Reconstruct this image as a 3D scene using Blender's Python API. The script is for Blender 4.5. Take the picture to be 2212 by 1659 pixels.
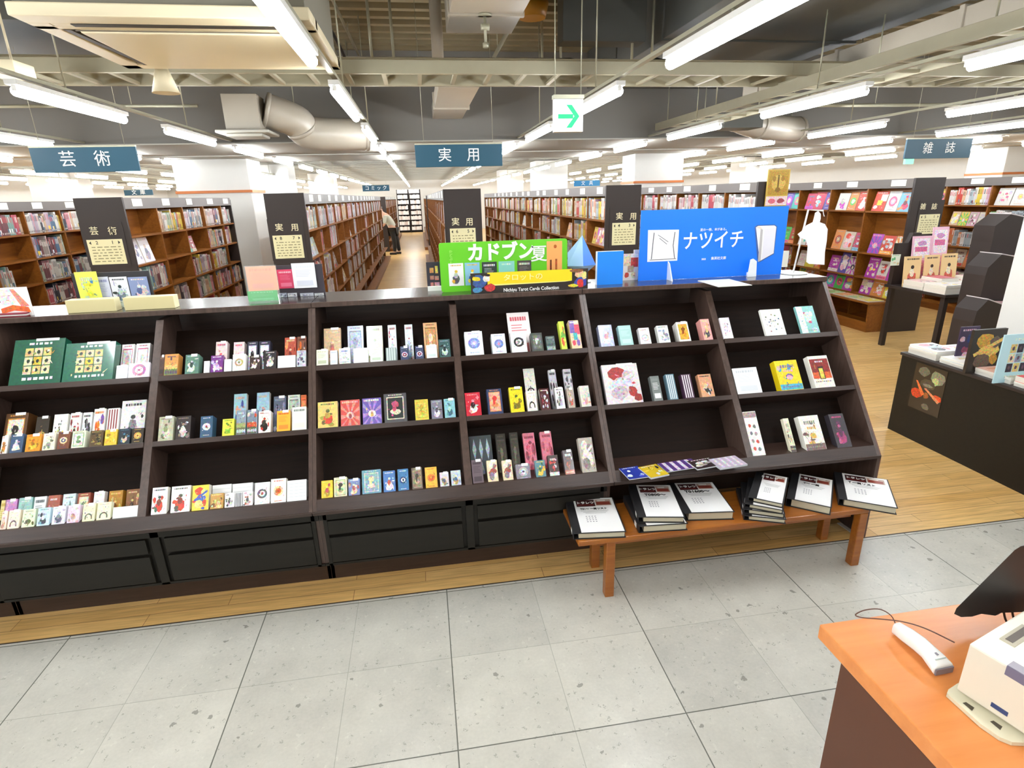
import bpy, math, random
from mathutils import Vector, Matrix
D=bpy.data; SC=bpy.context.scene; COL=SC.collection
for o in list(D.objects): D.objects.remove(o)
random.seed(7)
# ------------------------------------------------------------ camera, world, exposure
H=1.75; FPX=1215.3; CX,CY=1106.0,829.5
def rot(y,p,r):
    right=Vector((math.cos(y),-math.sin(y),0)); fwd=Vector((math.sin(y)*math.cos(p),math.cos(y)*math.cos(p),-math.sin(p)))
    up=right.cross(fwd)
    r2=right*math.cos(r)+up*math.sin(r); u2=up*math.cos(r)-right*math.sin(r)
    return r2,u2,fwd
RT,UP,FW=rot(.14821,.32275,-.02624)
cam=D.cameras.new('camera'); camo=D.objects.new('camera',cam); COL.objects.link(camo)
cam.sensor_width=36; cam.lens=FPX/2212*36; cam.clip_start=.05; cam.clip_end=200
camo.matrix_world=Matrix(((RT.x,UP.x,-FW.x,0),(RT.y,UP.y,-FW.y,0),(RT.z,UP.z,-FW.z,H),(0,0,0,1)))
SC.camera=camo
SC.view_settings.view_transform='Standard'; SC.view_settings.look='None'; SC.view_settings.gamma=1
SC.view_settings.exposure=0.0; SC.view_settings.use_curve_mapping=False
w=D.worlds.new('world'); SC.world=w; w.use_nodes=True
w.node_tree.nodes['Background'].inputs[0].default_value=(.9,.95,1,1); w.node_tree.nodes['Background'].inputs[1].default_value=.10
TUBE_STRENGTH=56.0
def ray(x,y): return RT*(x-CX)-UP*(y-CY)+FW*FPX
def at(x,y,Y=None,Z=None,X=None):
    """a point of the photographed place, read off where it lies on a known real plane"""
    r=ray(x,y); o=Vector((0,0,H))
    t=(Y/r.y) if Y is not None else ((Z-H)/r.z if Z is not None else X/r.x)
    return o+r*t
# ------------------------------------------------------------ colours and materials
def hx(s):
    s=s.lstrip('#')
    if len(s)==3: s=''.join(c*2 for c in s)
    c=[int(s[i:i+2],16)/255 for i in (0,2,4)]
    return tuple((x/12.92 if x<=.04045 else ((x+.055)/1.055)**2.4) for x in c)
def newmat(n):
    m=D.materials.new(n); m.use_nodes=True; nt=m.node_tree; return m,nt,nt.nodes['Principled BSDF']
def mat(n,col,rough=.5,metal=0,spec=.5,noise=0,nscale=8,bump=0,bscale=60,coat=0):
    m,nt,b=newmat(n); c=hx(col)
    b.inputs['Base Color'].default_value=(*c,1); b.inputs['Roughness'].default_value=rough; b.inputs['Metallic'].default_value=metal
    b.inputs['Specular IOR Level'].default_value=spec
    if coat: b.inputs['Coat Weight'].default_value=coat; b.inputs['Coat Roughness'].default_value=.15
    N=nt.nodes; L=nt.links; tc=N.new('ShaderNodeTexCoord')
    if noise:
        t=N.new('ShaderNodeTexNoise'); t.inputs['Scale'].default_value=nscale; t.inputs['Detail'].default_value=5
        L.new(tc.outputs['Object'],t.inputs['Vector'])
        mx=N.new('ShaderNodeMix'); mx.data_type='RGBA'; mx.inputs[6].default_value=(*[v*(1-noise) for v in c],1); mx.inputs[7].default_value=(*[min(1,v*(1+noise)) for v in c],1)
        L.new(t.outputs['Fac'],mx.inputs[0]); L.new(mx.outputs[2],b.inputs['Base Color'])
    if bump:
        t=N.new('ShaderNodeTexNoise'); t.inputs['Scale'].default_value=bscale; L.new(tc.outputs['Object'],t.inputs['Vector'])
        bp=N.new('ShaderNodeBump'); bp.inputs['Strength'].default_value=bump; bp.inputs['Distance'].default_value=.002
        L.new(t.outputs['Fac'],bp.inputs['Height']); L.new(bp.outputs['Normal'],b.inputs['Normal'])
    return m
def woodmat(n,c1,c2,rough,axis='X',scale=6,stretch=14,coat=0,spec=.5):
    m,nt,b=newmat(n); N=nt.nodes; L=nt.links; tc=N.new('ShaderNodeTexCoord'); mp=N.new('ShaderNodeMapping')
    s=[scale*stretch]*3; s['XYZ'.index(axis)]=scale
    mp.inputs['Scale'].default_value=s; L.new(tc.outputs['Object'],mp.inputs['Vector'])
    t=N.new('ShaderNodeTexNoise'); t.inputs['Scale'].default_value=1; t.inputs['Detail'].default_value=7; t.inputs['Roughness'].default_value=.6
    L.new(mp.outputs['Vector'],t.inputs['Vector'])
    r=N.new('ShaderNodeValToRGB'); r.color_ramp.elements[0].position=.3; r.color_ramp.elements[1].position=.7
    r.color_ramp.elements[0].color=(*hx(c1),1); r.color_ramp.elements[1].color=(*hx(c2),1)
    L.new(t.outputs['Fac'],r.inputs['Fac']); L.new(r.outputs['Color'],b.inputs['Base Color'])
    b.inputs['Roughness'].default_value=rough; b.inputs['Specular IOR Level'].default_value=spec
    if coat: b.inputs['Coat Weight'].default_value=coat; b.inputs['Coat Roughness'].default_value=.2
    bp=N.new('ShaderNodeBump'); bp.inputs['Strength'].default_value=.15; bp.inputs['Distance'].default_value=.001
    L.new(t.outputs['Fac'],bp.inputs['Height']); L.new(bp.outputs['Normal'],b.inputs['Normal'])
    return m
def attrmat(n,rough,coat=0,spec=.5,metal=0):
    m,nt,b=newmat(n); a=nt.nodes.new('ShaderNodeAttribute'); a.attribute_name='Col'
    nt.links.new(a.outputs['Color'],b.inputs['Base Color']); b.inputs['Roughness'].default_value=rough
    # printed artwork (alpha 1) carries a fine many-coloured mottling, plain paper (alpha 0) none
    g=nt.nodes.new('ShaderNodeNewGeometry'); n1=nt.nodes.new('ShaderNodeTexNoise'); n1.inputs['Scale'].default_value=85; n1.inputs['Detail'].default_value=6; n1.inputs['Roughness'].default_value=.7; nt.links.new(g.outputs['Position'],n1.inputs['Vector'])
    rg=nt.nodes.new('ShaderNodeMapRange'); rg.data_type='FLOAT_VECTOR'; rg.inputs[7].default_value=(.36,.36,.36); rg.inputs[8].default_value=(.64,.64,.64); rg.inputs[9].default_value=(.35,.35,.38); rg.inputs[10].default_value=(1.5,1.45,1.4)
    nt.links.new(n1.outputs['Color'],rg.inputs[6]); mu=nt.nodes.new('ShaderNodeMix'); mu.data_type='RGBA'; mu.blend_type='MULTIPLY'; mu.clamp_result=True
    am=nt.nodes.new('ShaderNodeMath'); am.operation='MULTIPLY'; am.inputs[1].default_value=.8; nt.links.new(a.outputs['Alpha'],am.inputs[0])
    nt.links.new(am.outputs[0],mu.inputs[0]); nt.links.new(a.outputs['Color'],mu.inputs[6]); nt.links.new(rg.outputs[1],mu.inputs[7]); nt.links.new(mu.outputs[2],b.inputs['Base Color'])
    b.inputs['Specular IOR Level'].default_value=spec; b.inputs['Metallic'].default_value=metal
    if coat: b.inputs['Coat Weight'].default_value=coat; b.inputs['Coat Roughness'].default_value=.08
    # faint paper mottling so that no printed face is perfectly flat
    t=nt.nodes.new('ShaderNodeTexNoise'); t.inputs['Scale'].default_value=900
    bp=nt.nodes.new('ShaderNodeBump'); bp.inputs['Strength'].default_value=.05; bp.inputs['Distance'].default_value=.0005
    nt.links.new(t.outputs['Fac'],bp.inputs['Height']); nt.links.new(bp.outputs['Normal'],b.inputs['Normal'])
    return m
def emit(n,col,s):
    m,nt,b=newmat(n); c=hx(col); b.inputs['Base Color'].default_value=(*c,1)
    b.inputs['Emission Color'].default_value=(*c,1); b.inputs['Emission Strength'].default_value=s; return m
PRINT=attrmat('printed_cover',.38); GLOSSY=attrmat('shrink_wrapped_print',.3,coat=.7); PAINT=attrmat('painted_board',.6); METALP=attrmat('painted_metal',.45,spec=.5)
BACKW=woodmat('near_black_rack_lining','150c07','20130c',.55,'X',5,12,spec=.12)
TOPW=woodmat('polished_dark_top','2e2420','3e322c',.2,'X',5,12,coat=.3)
DARKW=woodmat('dark_stained_wood','2e201a','3e2c25',.36,'X',5,12,spec=.5)
DARKWZ=woodmat('dark_stained_wood_upright','3e2e27','54423a',.32,'Z',5,12,spec=.5)  # lighter than the shelf wood: light caught by the edges is in the colour
BROWNW=woodmat('reddish_brown_end_wood','5a3428','6e4436',.4,'Z',5,12)
DRAWER=woodmat('charcoal_drawer_laminate','14110b','1b1710',.5,'X',4,12,spec=.35)
SHELFW=woodmat('honey_brown_bookcase_wood','7a4612','945a1c',.42,'Y',4,10)
PANELD=mat('dark_brown_end_panel','2c221e',.5,noise=.08,nscale=3)
STRIPG=mat('grey_brown_header_board','5a524d',.5,noise=.06)
BENCHW=woodmat('orange_stained_bench_wood','8c4c16','a46220',.32,'X',4,14,coat=.2)
COUNTERT=woodmat('orange_beech_counter_laminate','cf7c3c','dc8c4c',.36,'X',3,10,coat=.15)
COUNTERS=mat('brown_counter_side','562e18',.5,noise=.06)
CREAMP=mat('cream_plaster','d4d2cc',.75,noise=.02,bump=.1,bscale=200)
WHITEC=mat('white_ceiling_panel','9c998e',.8,noise=.03,nscale=2)
SOFFIT=mat('cream_soffit','b2afa4',.7,noise=.03,nscale=2)
DARKB=mat('dark_grey_beam_paint','75726c',.8,noise=.05,nscale=1.5)
DECK=mat('bare_brown_grey_ceiling_deck','877b60',.9,noise=.2,nscale=2,bump=.2,bscale=20)
GALV=mat('galvanised_metal','a9a690',.4,metal=.35,noise=.08,nscale=20)
TRAYM=mat('cable_tray_metal','9a937c',.5,metal=.2,noise=.08,nscale=10)
DUCTM=mat('duct_grey_beige_paint','a89f90',.35,noise=.06,nscale=4)
DUCTD=mat('dark_duct_insulation','4d4d48',.6,noise=.1,nscale=4)
ACM=mat('aged_cream_air_conditioner_plastic','dccfae',.5,noise=.03,nscale=4)
BLACKM=mat('black_plastic','080607',.5,noise=.1)
WHITEP=mat('white_plastic','e9e8e4',.35,noise=.02)
BEIGEP=mat('beige_grey_plastic','cfc6b2',.45,noise=.03)
GREYP=mat('grey_plastic','77717a',.4,noise=.03)
TEALS=mat('teal_hanging_sign_board','0a4256',.45,noise=.04)
WHITEI=mat('white_lettering','f2f2ee',.5,noise=.01); BLACKI=mat('black_lettering','1b1816',.5,noise=.01)
CREAMI=mat('cream_lettering','e4dcb8',.5,noise=.01); YELI=mat('pale_yellow_lettering','f7ee9c',.5,noise=.01)
GREENE=emit('green_arrow_lit','00d070',.62); WHITEE=emit('lit_sign_face','ffffff',.9)
TUBE=emit('lit_white_tube','f4faff',TUBE_STRENGTH)
CABLE=mat('brown_cable','5b3a2c',.5,noise=.05); CABLEB=mat('black_cable','141212',.5,noise=.05)
def clearmat():
    m,nt,b=newmat('clear_acrylic'); b.inputs['Base Color'].default_value=(.9,.97,.95,1); b.inputs['Roughness'].default_value=.05
    b.inputs['Alpha'].default_value=.12; return m
CLEAR=clearmat()
# ------------------------------------------------------------ mesh builder
class MB:
    def __init__(s): s.v=[]; s.f=[]; s.c=[]; s.sm=[]; s.alpha=0.0
    def face(s,pts,col='fff',smooth=False):
        i=len(s.v); s.v+= [tuple(p) for p in pts]; s.f.append(tuple(range(i,i+len(pts)))); s.c.append(hx(col) if isinstance(col,str) else col); s.sm.append(smooth)
    def box(s,x0,x1,y0,y1,z0,z1,col='fff',cols=None):
        s.obox(Vector((x0,y0,z0)),Vector((x1-x0,0,0)),Vector((0,y1-y0,0)),Vector((0,0,z1-z0)),col,cols)
    def obox(s,o,a,b,c,col='fff',cols=None):
        """box from corner o with edge vectors a,b,c; cols: dict of side -> colour for '-a','+a','-b','+b','-c','+c'"""
        p=[o,o+a,o+a+b,o+b,o+c,o+a+c,o+a+b+c,o+b+c]; i=len(s.v); s.v+=[tuple(q) for q in p]
        fl=[((0,3,2,1),'-c'),((4,5,6,7),'+c'),((0,1,5,4),'-b'),((1,2,6,5),'+a'),((2,3,7,6),'+b'),((3,0,4,7),'-a')]
        flip=a.cross(b).dot(c)<0
        for q,k in fl:
            if flip: q=q[::-1]
            s.f.append(tuple(i+j for j in q)); cc=(cols or {}).get(k,col); s.c.append(hx(cc) if isinstance(cc,str) else cc); s.sm.append(False)
    def prism(s,poly,axis,a,b,col='fff'):
        """extrude a 2D polygon (list of pairs) along axis X/Y/Z from a to b"""
        def P(q,t): return {'X':(t,q[0],q[1]),'Y':(q[0],t,q[1]),'Z':(q[0],q[1],t)}[axis]
        A=[P(q,a) for q in poly]; B=[P(q,b) for q in poly]; n=len(poly)
        s.face(A,col); s.face(B[::-1],col)
        for i in range(n): j=(i+1)%n; s.face([A[i],B[i],B[j],A[j]],col)
    def cyl(s,p,q,r,n=12,col='fff',r2=None,caps=True,smooth=True):
        p=Vector(p); q=Vector(q); d=(q-p).normalized(); u=d.orthogonal().normalized(); w=d.cross(u); r2=r if r2 is None else r2
        A=[p+(u*math.cos(t)+w*math.sin(t))*r for t in [2*math.pi*i/n for i in range(n)]]
        B=[q+(u*math.cos(t)+w*math.sin(t))*r2 for t in [2*math.pi*i/n for i in range(n)]]
        i0=len(s.v); s.v+=[tuple(x) for x in A+B]; c=hx(col) if isinstance(col,str) else col
        for i in range(n):
            j=(i+1)%n; s.f.append((i0+i,i0+j,i0+n+j,i0+n+i)); s.c.append(c); s.sm.append(smooth)
        if caps: s.f.append(tuple(i0+i for i in range(n))[::-1]); s.f.append(tuple(i0+n+i for i in range(n))); s.c+=[c,c]; s.sm+=[False,False]
    def tube(s,pts,r,n=8,col='fff'):
        pts=[Vector(p) for p in pts]; rings=[]; u=None; c=hx(col) if isinstance(col,str) else col
        for i,p in enumerate(pts):
            d=(pts[min(i+1,len(pts)-1)]-pts[max(i-1,0)]).normalized()
            u=d.orthogonal().normalized() if u is None else (u-d*u.dot(d)).normalized()
            w=d.cross(u); rr=r[i] if isinstance(r,(list,tuple)) else r
            i0=len(s.v); s.v+=[tuple(p+(u*math.cos(2*math.pi*k/n)+w*math.sin(2*math.pi*k/n))*rr) for k in range(n)]; rings.append(i0)
        for a,b in zip(rings[:-1],rings[1:]):
            for k in range(n):
                j=(k+1)%n; s.f.append((a+k,a+j,b+j,b+k)); s.c.append(c); s.sm.append(True)
        s.f.append(tuple(rings[0]+k for k in range(n))[::-1]); s.f.append(tuple(rings[-1]+k for k in range(n))); s.c+=[c,c]; s.sm+=[False,False]
    def build(s,name,m,parent=None,bevel=0,origin=None,seg=2):
        base=Vector((0,0,0)); q=parent
        while q is not None: base+=q.location; q=q.parent
        off=Vector(origin)-base if origin is not None else Vector((0,0,0))
        if parent is None and origin is None:
            xs=[v[0] for v in s.v]; ys=[v[1] for v in s.v]; zs=[v[2] for v in s.v]
            off=Vector(((min(xs)+max(xs))/2,(min(ys)+max(ys))/2,min(zs)))
        T=base+off
        me=D.meshes.new(name); me.from_pydata([(v[0]-T.x,v[1]-T.y,v[2]-T.z) for v in s.v],[],s.f)
        a=me.color_attributes.new('Col','FLOAT_COLOR','CORNER'); arr=[]
        for f,c in zip(s.f,s.c): arr+= [c[0],c[1],c[2],(c[3] if len(c)>3 else 0.0)]*len(f)
        a.data.foreach_set('color',arr); me.polygons.foreach_set('use_smooth',s.sm); me.materials.append(m); me.update()
        o=D.objects.new(name,me); COL.objects.link(o); o.location=off; o.parent=parent
        if bevel:
            b=o.modifiers.new('bevel','BEVEL'); b.width=bevel; b.segments=seg; b.limit_method='ANGLE'; b.angle_limit=math.radians(40); b.harden_normals=False
        return o
def tag(o,label=None,cat=None,group=None,kind=None):
    if label: o['label']=label
    if cat: o['category']=cat
    if group: o['group']=group
    if kind: o['kind']=kind
    return o
def thing(name,label,cat,loc=(0,0,0),group=None):
    o=D.objects.new(name,None); COL.objects.link(o); o.location=loc; o.empty_display_size=.05
    return tag(o,label,cat,group)
def struct(name,mb,m,bevel=0): o=mb.build(name,m,bevel=bevel); o['kind']='structure'; return o
def dup(root,loc,label=None,group=None):
    r=root.copy(); COL.objects.link(r); r.location=loc
    if label: r['label']=label
    if group: r['group']=group
    for ch in list(root.children):
        c=ch.copy(); COL.objects.link(c); c.parent=r
        for g in ch.children: d=g.copy(); COL.objects.link(d); d.parent=c
    return r
def text(body,size,pos,ux,uy,m,parent,name='lettering',bold=0,align='CENTER',depth=.0006,xs=1.0):
    """lettering lying in the plane of ux,uy (unit vectors) as a thin raised mesh"""
    cu=D.curves.new('tmp','FONT'); cu.body=body; cu.size=size; cu.align_x=align; cu.align_y='CENTER'; cu.offset=bold*size; cu.extrude=depth; cu.resolution_u=3
    o=D.objects.new('tmp',cu); COL.objects.link(o); bpy.context.view_layer.update()
    me=D.meshes.new_from_object(o.evaluated_get(bpy.context.evaluated_depsgraph_get())); D.objects.remove(o); D.curves.remove(cu)
    ux=Vector(ux).normalized(); uy=Vector(uy).normalized(); n=ux.cross(uy); base=Vector((0,0,0)); q=parent
    while q is not None: base+=q.location; q=q.parent
    P=Vector(pos)-base
    for v in me.vertices: c=v.co.copy(); v.co=P+ux*(c.x*xs)+uy*c.y+n*(c.z+depth)
    me.materials.clear(); me.materials.append(m); me.name=name
    ob=D.objects.new(name,me); COL.objects.link(ob); ob.parent=parent; return ob
EX,EY,EZ=Vector((1,0,0)),Vector((0,1,0)),Vector((0,0,1))
# ------------------------------------------------------------ floors
def tilemat():
    m,nt,b=newmat('grey_stone_floor_tile'); N=nt.nodes; L=nt.links
    tc=N.new('ShaderNodeTexCoord'); geo=N.new('ShaderNodeNewGeometry'); sep=N.new('ShaderNodeSeparateXYZ'); L.new(geo.outputs['Position'],sep.inputs[0])
    def mth(op,a,bv=None,c=None):
        n=N.new('ShaderNodeMath'); n.operation=op
        for i,x in enumerate((a,bv,c)):
            if x is None: continue
            if isinstance(x,(int,float)): n.inputs[i].default_value=x
            else: L.new(x,n.inputs[i])
        return n.outputs[0]
    T=.403
    u=mth('DIVIDE',mth('SUBTRACT',sep.outputs[0],-.0035),T); v=mth('DIVIDE',mth('SUBTRACT',sep.outputs[1],1.41),T)
    def line(c,wd):
        f=mth('FRACT',c); d=mth('MINIMUM',f,mth('SUBTRACT',1,f)); return mth('LESS_THAN',d,wd)
    gr=mth('MAXIMUM',line(u,.0035),line(v,.0035))
    u2=mth('MULTIPLY',u,.5); v2=mth('MULTIPLY',v,.5)
    strong=mth('MAXIMUM',line(u2,.0028),line(v2,.0028))
    cmb=N.new('ShaderNodeCombineXYZ'); L.new(mth('FLOOR',u),cmb.inputs[0]); L.new(mth('FLOOR',v),cmb.inputs[1])
    wn=N.new('ShaderNodeTexWhiteNoise'); wn.noise_dimensions='2D'; L.new(cmb.outputs[0],wn.inputs[0])
    nz=N.new('ShaderNodeTexNoise'); nz.inputs['Scale'].default_value=5; nz.inputs['Detail'].default_value=8; nz.inputs['Roughness'].default_value=.65; L.new(geo.outputs['Position'],nz.inputs['Vector'])
    fn=N.new('ShaderNodeTexNoise'); fn.inputs['Scale'].default_value=90; fn.inputs['Detail'].default_value=3; L.new(geo.outputs['Position'],fn.inputs['Vector'])
    base=N.new('ShaderNodeValToRGB'); e=base.color_ramp.elements; e[0].position=.3; e[0].color=(*hx('b3b0a6'),1); e[1].position=.72; e[1].color=(*hx('d0ccc0'),1)
    k=mth('ADD',mth('MULTIPLY',nz.outputs['Fac'],.6),mth('MULTIPLY',fn.outputs['Fac'],.22)); k=mth('ADD',k,mth('MULTIPLY',wn.outputs['Value'],.2)); L.new(k,base.inputs['Fac'])
    # stone chips: sparse dark specks of two sizes, pale chips
    def specks(scale,thr,gate):
        vo=N.new('ShaderNodeTexVoronoi'); vo.inputs['Scale'].default_value=scale
        dn=N.new('ShaderNodeTexNoise'); dn.inputs['Scale'].default_value=scale*3; L.new(geo.outputs['Position'],dn.inputs['Vector'])
        mx=N.new('ShaderNodeMix'); mx.data_type='VECTOR'; mx.inputs[0].default_value=.035; L.new(geo.outputs['Position'],mx.inputs[4]); L.new(dn.outputs['Color'],mx.inputs[5]); L.new(mx.outputs[1],vo.inputs['Vector'])
        sc=N.new('ShaderNodeSeparateColor'); L.new(vo.outputs['Color'],sc.inputs[0])
        return mth('MULTIPLY',mth('LESS_THAN',vo.outputs['Distance'],thr),mth('GREATER_THAN',sc.outputs[0],gate)), sc.outputs[1]
    s1,c1=specks(17,.16,.87); s2,c2=specks(45,.24,.72); s3,c3=specks(30,.2,.7)
    def mixc(fac,a,col,amt=1.0):
        mx=N.new('ShaderNodeMix'); mx.data_type='RGBA'; L.new(mth('MULTIPLY',fac,amt),mx.inputs[0]); L.new(a,mx.inputs[6]); mx.inputs[7].default_value=(*hx(col),1); return mx.outputs[2]
    c=mixc(s3,base.outputs['Color'],'d8d6c8',.35); c=mixc(s2,c,'77786c',.45); c=mixc(s1,c,'66655c',.6)
    c=mixc(gr,c,'8d8d82',.55); c=mixc(strong,c,'4f5048',.8)
    L.new(c,b.inputs['Base Color']); b.inputs['Roughness'].default_value=.24; b.inputs['Specular IOR Level'].default_value=.45
    bp=N.new('ShaderNodeBump'); bp.inputs['Strength'].default_value=.25; bp.inputs['Distance'].default_value=.002
    L.new(mth('SUBTRACT',fn.outputs['Fac'],mth('MULTIPLY',gr,1.5)),bp.inputs['Height']); L.new(bp.outputs['Normal'],b.inputs['Normal'])
    return m
def plankmat():
    m,nt,b=newmat('honey_oak_floorboards'); N=nt.nodes; L=nt.links; geo=N.new('ShaderNodeNewGeometry')
    mp=N.new('ShaderNodeMapping'); L.new(geo.outputs['Position'],mp.inputs['Vector']); mp.inputs['Location'].default_value=(.1,-.003,0)
    br=N.new('ShaderNodeTexBrick'); br.offset=.37; br.offset_frequency=2; br.inputs['Scale'].default_value=1; br.inputs['Mortar Size'].default_value=.0012; br.inputs['Mortar Smooth'].default_value=.2
    br.inputs['Brick Width'].default_value=.9; br.inputs['Row Height'].default_value=.0745; br.inputs['Bias'].default_value=0
    br.inputs['Color1'].default_value=(*hx('d6aa68'),1); br.inputs['Color2'].default_value=(*hx('e4be80'),1); br.inputs['Mortar'].default_value=(*hx('7a4c1c'),1)
    L.new(mp.outputs[0],br.inputs['Vector'])
    m2=N.new('ShaderNodeMapping'); m2.inputs['Scale'].default_value=(5,70,5); L.new(geo.outputs['Position'],m2.inputs['Vector'])
    nz=N.new('ShaderNodeTexNoise'); nz.inputs['Scale'].default_value=1; nz.inputs['Detail'].default_value=6; L.new(m2.outputs[0],nz.inputs['Vector'])
    r=N.new('ShaderNodeValToRGB'); r.color_ramp.elements[0].color=(.74,.69,.6,1); r.color_ramp.elements[1].color=(1.1,1.08,1.02,1); r.color_ramp.elements[0].position=.25; r.color_ramp.elements[1].position=.65
    L.new(nz.outputs['Fac'],r.inputs['Fac']); mx=N.new('ShaderNodeMix'); mx.data_type='RGBA'; mx.blend_type='MULTIPLY'; mx.inputs[0].default_value=1
    L.new(br.outputs['Color'],mx.inputs[6]); L.new(r.outputs['Color'],mx.inputs[7]); L.new(mx.outputs[2],b.inputs['Base Color'])
    b.inputs['Roughness'].default_value=.3; b.inputs['Specular IOR Level'].default_value=.45
    return m
XL,XR,YB,YF=-13.0,13.5,-5.0,33.6; WOODY=2.237
m=MB(); m.box(XL,XR,YB,WOODY-.006,-.05,0); struct('floor',m,tilemat())
m=MB(); m.box(XL,XR,WOODY,YF,-.05,0); struct('floor',m,plankmat())
m=MB(); m.box(XL,XR,WOODY-.006,WOODY,-.05,.001); struct('trim_1',m,mat('dark_metal_floor_edge','3a2f22',.5,noise=.05))
# ------------------------------------------------------------ shell
SLAB=3.45
m=MB(); m.box(XL,XR,YF,YF+.1,0,SLAB); struct('wall_back',m,CREAMP)
m=MB(); m.box(XL-.1,XL,YB,YF,0,SLAB); struct('wall_left',m,CREAMP)
m=MB(); m.box(XR,XR+.1,YB,YF,0,SLAB); struct('wall_right',m,CREAMP)
m=MB(); m.box(XL,XR,YB-.1,YB,0,SLAB); struct('wall_front',m,CREAMP)
m=MB(); m.box(XL,XR,YB,YF,SLAB,SLAB+.1)
for i in range(66):                                 # folded ribs of the metal deck
    y=YB+.3+i*.25
    if y<11: m.box(XL,XR,y,y+.08,SLAB-.05,SLAB-.001)
struct('ceiling',m,DECK)
# back part: suspended white ceiling with shallow steps
m=MB(); m.box(XL,XR,10.98,YF,2.72,2.76)
for i in range(30):
    y=11.3+i*.75; m.box(XL,XR,y,y+.12,2.69,2.7195)
struct('ceiling',m,WHITEC)
# the wide down-stand beam: dark grey face towards the camera, cream underside
m=MB(); m.box(XL,XR,7.62,7.72,2.425,SLAB-.001); struct('trim_2',m,DARKB)
m=MB(); m.box(XL,XR,7.60,9.34,2.41,2.424); m.box(XL,XR,9.34,9.42,2.395,2.424); m.box(XL,XR,9.42,10.98,2.41,2.424); m.box(XL,XR,10.9,10.98,2.424,2.76); struct('trim_3',m,SOFFIT)
# columns of the building grid
def column(i,x0,x1,y0,y1,top,trim=True):
    m=MB(); m.box(x0,x1,y0,y1,0,top-.001); c=struct('wall_column_%d'%i,m,CREAMP,bevel=.01)
    if trim:
        m=MB()
        m.box(x0-.02,x1+.02,y0-.02,y0,1.905,1.945); m.box(x0-.02,x0,y0,y1,1.905,1.945); m.box(x1,x1+.02,y0,y1,1.905,1.945)
        struct('trim_%d'%(10+i),m,mat('orange_wood_rail','b86a34',.5,noise=.1))
column(1,-3.72,-2.62,10.0,10.8,2.409)
column(2,3.86,4.78,10.3,11.1-.13,2.409)
column(3,3.40,4.34,17.0,17.9,2.69,False); column(4,-4.35,-3.35,16.6,17.5,2.69,False)
column(5,3.1,4.0,22.5,23.4,2.69,False); column(6,-3.9,-3.0,22.5,23.4,2.69,False)
column(7,4.03,5.0,2.38,3.38,SLAB,False)
column(8,-10.9,-9.9,10.0,10.8,2.409); column(9,11.2,12.2,10.0,10.8,2.409)
column(10,-9.6,-8.6,16.6,17.5,2.69,False); column(11,9.9,10.8,17,17.9,2.69,False)
# ------------------------------------------------------------ tube lights: rows that follow the aisles
ROWX=[(-10.2,'far left'),(-8.6,'outer left'),(-6.95,'left'),(-5.3,'mid left'),(-3.72,'inner left'),(-2.13,'left-hand aisle'),(-.44,'centre aisle'),(1.30,'aisle right of centre'),(3.03,'right-hand aisle'),(4.88,'inner right'),(6.7,'right'),(8.5,'outer right'),(10.3,'far right')]
ZL=2.36
def lamp(loc):
    x,y,z=loc; r=thing('ceiling_light','','lamp',(x,y,z))
    m=MB(); m.box(x-.03,x+.03,y+.0,y+1.26,z+.029,z+.055); m.box(x-.012,x+.012,y+.02,y+.05,z+.0,z+.03); m.box(x-.012,x+.012,y+1.24,y+1.26,z+.0,z+.03); m.build('housing',WHITEP,r)
    m=MB(); m.cyl((x,y+.03,z),(x,y+1.23,z),.028,10); m.build('tube',TUBE,r)  # radius widened: the bloom around the lit tube is put into its shape
    m=MB(); m.cyl((x,y+.63,z+.055),(x,y+.63,z+.075),.012,8); m.build('mount',GALV,r)
    return r
l0=None; ordn=['first','second','third','fourth','fifth','sixth','seventh','eighth','ninth','tenth','eleventh','twelfth','thirteenth','fourteenth','fifteenth','sixteenth','seventeenth','eighteenth']
for x,nm in ROWX:
    ys=[1.80+1.97*k for k in range(-3,16)]
    n=0
    for y in ys:
        vis=y+1.2>1.9
        # rows outside the frame are kept only where their light reaches the view
        if y<0 and abs(x)>6: continue
        if vis: n+=1
        lab=('lit ceiling tube, %s from the front, row over the %s'%(ordn[min(n,18)-1],nm)) if vis else 'lit ceiling tube behind the camera, row over the %s'%nm
        g='ceiling tubes in the row over the %s'%nm
        if l0 is None: l0=lamp((x,y,ZL)); o=tag(l0,lab,'lamp',g)
        else: o=dup(l0,(x,y,ZL),lab,g)
    # lighting rail that carries the row
    r=thing('lighting_rail','thin galvanised rail carrying the tube lights over the %s'%nm,'rail',(x,0,ZL+.075),'rails of the tube lights')
    m=MB(); m.box(x-.016,x+.016,-5,33.4,ZL+.075,ZL+.095); m.build('rail',GALV,r)
    for k in range(12):
        y=-3.2+1.97*k+1.6; top=SLAB-.05 if y<7.5 else (2.405 if y<11 else 2.72)
        if 2.1<x<3.9 and y>1.6: top=min(top,2.975)
        if .95<x<2.1 and 5.1<y<5.45: top=2.95
        if 4.6<=y<=5.1: top=2.6
        m=MB(); m.cyl((x,y,ZL+.095),(x,y,top),.005,6); m.build('hanger_rod',GALV,r)
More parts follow.
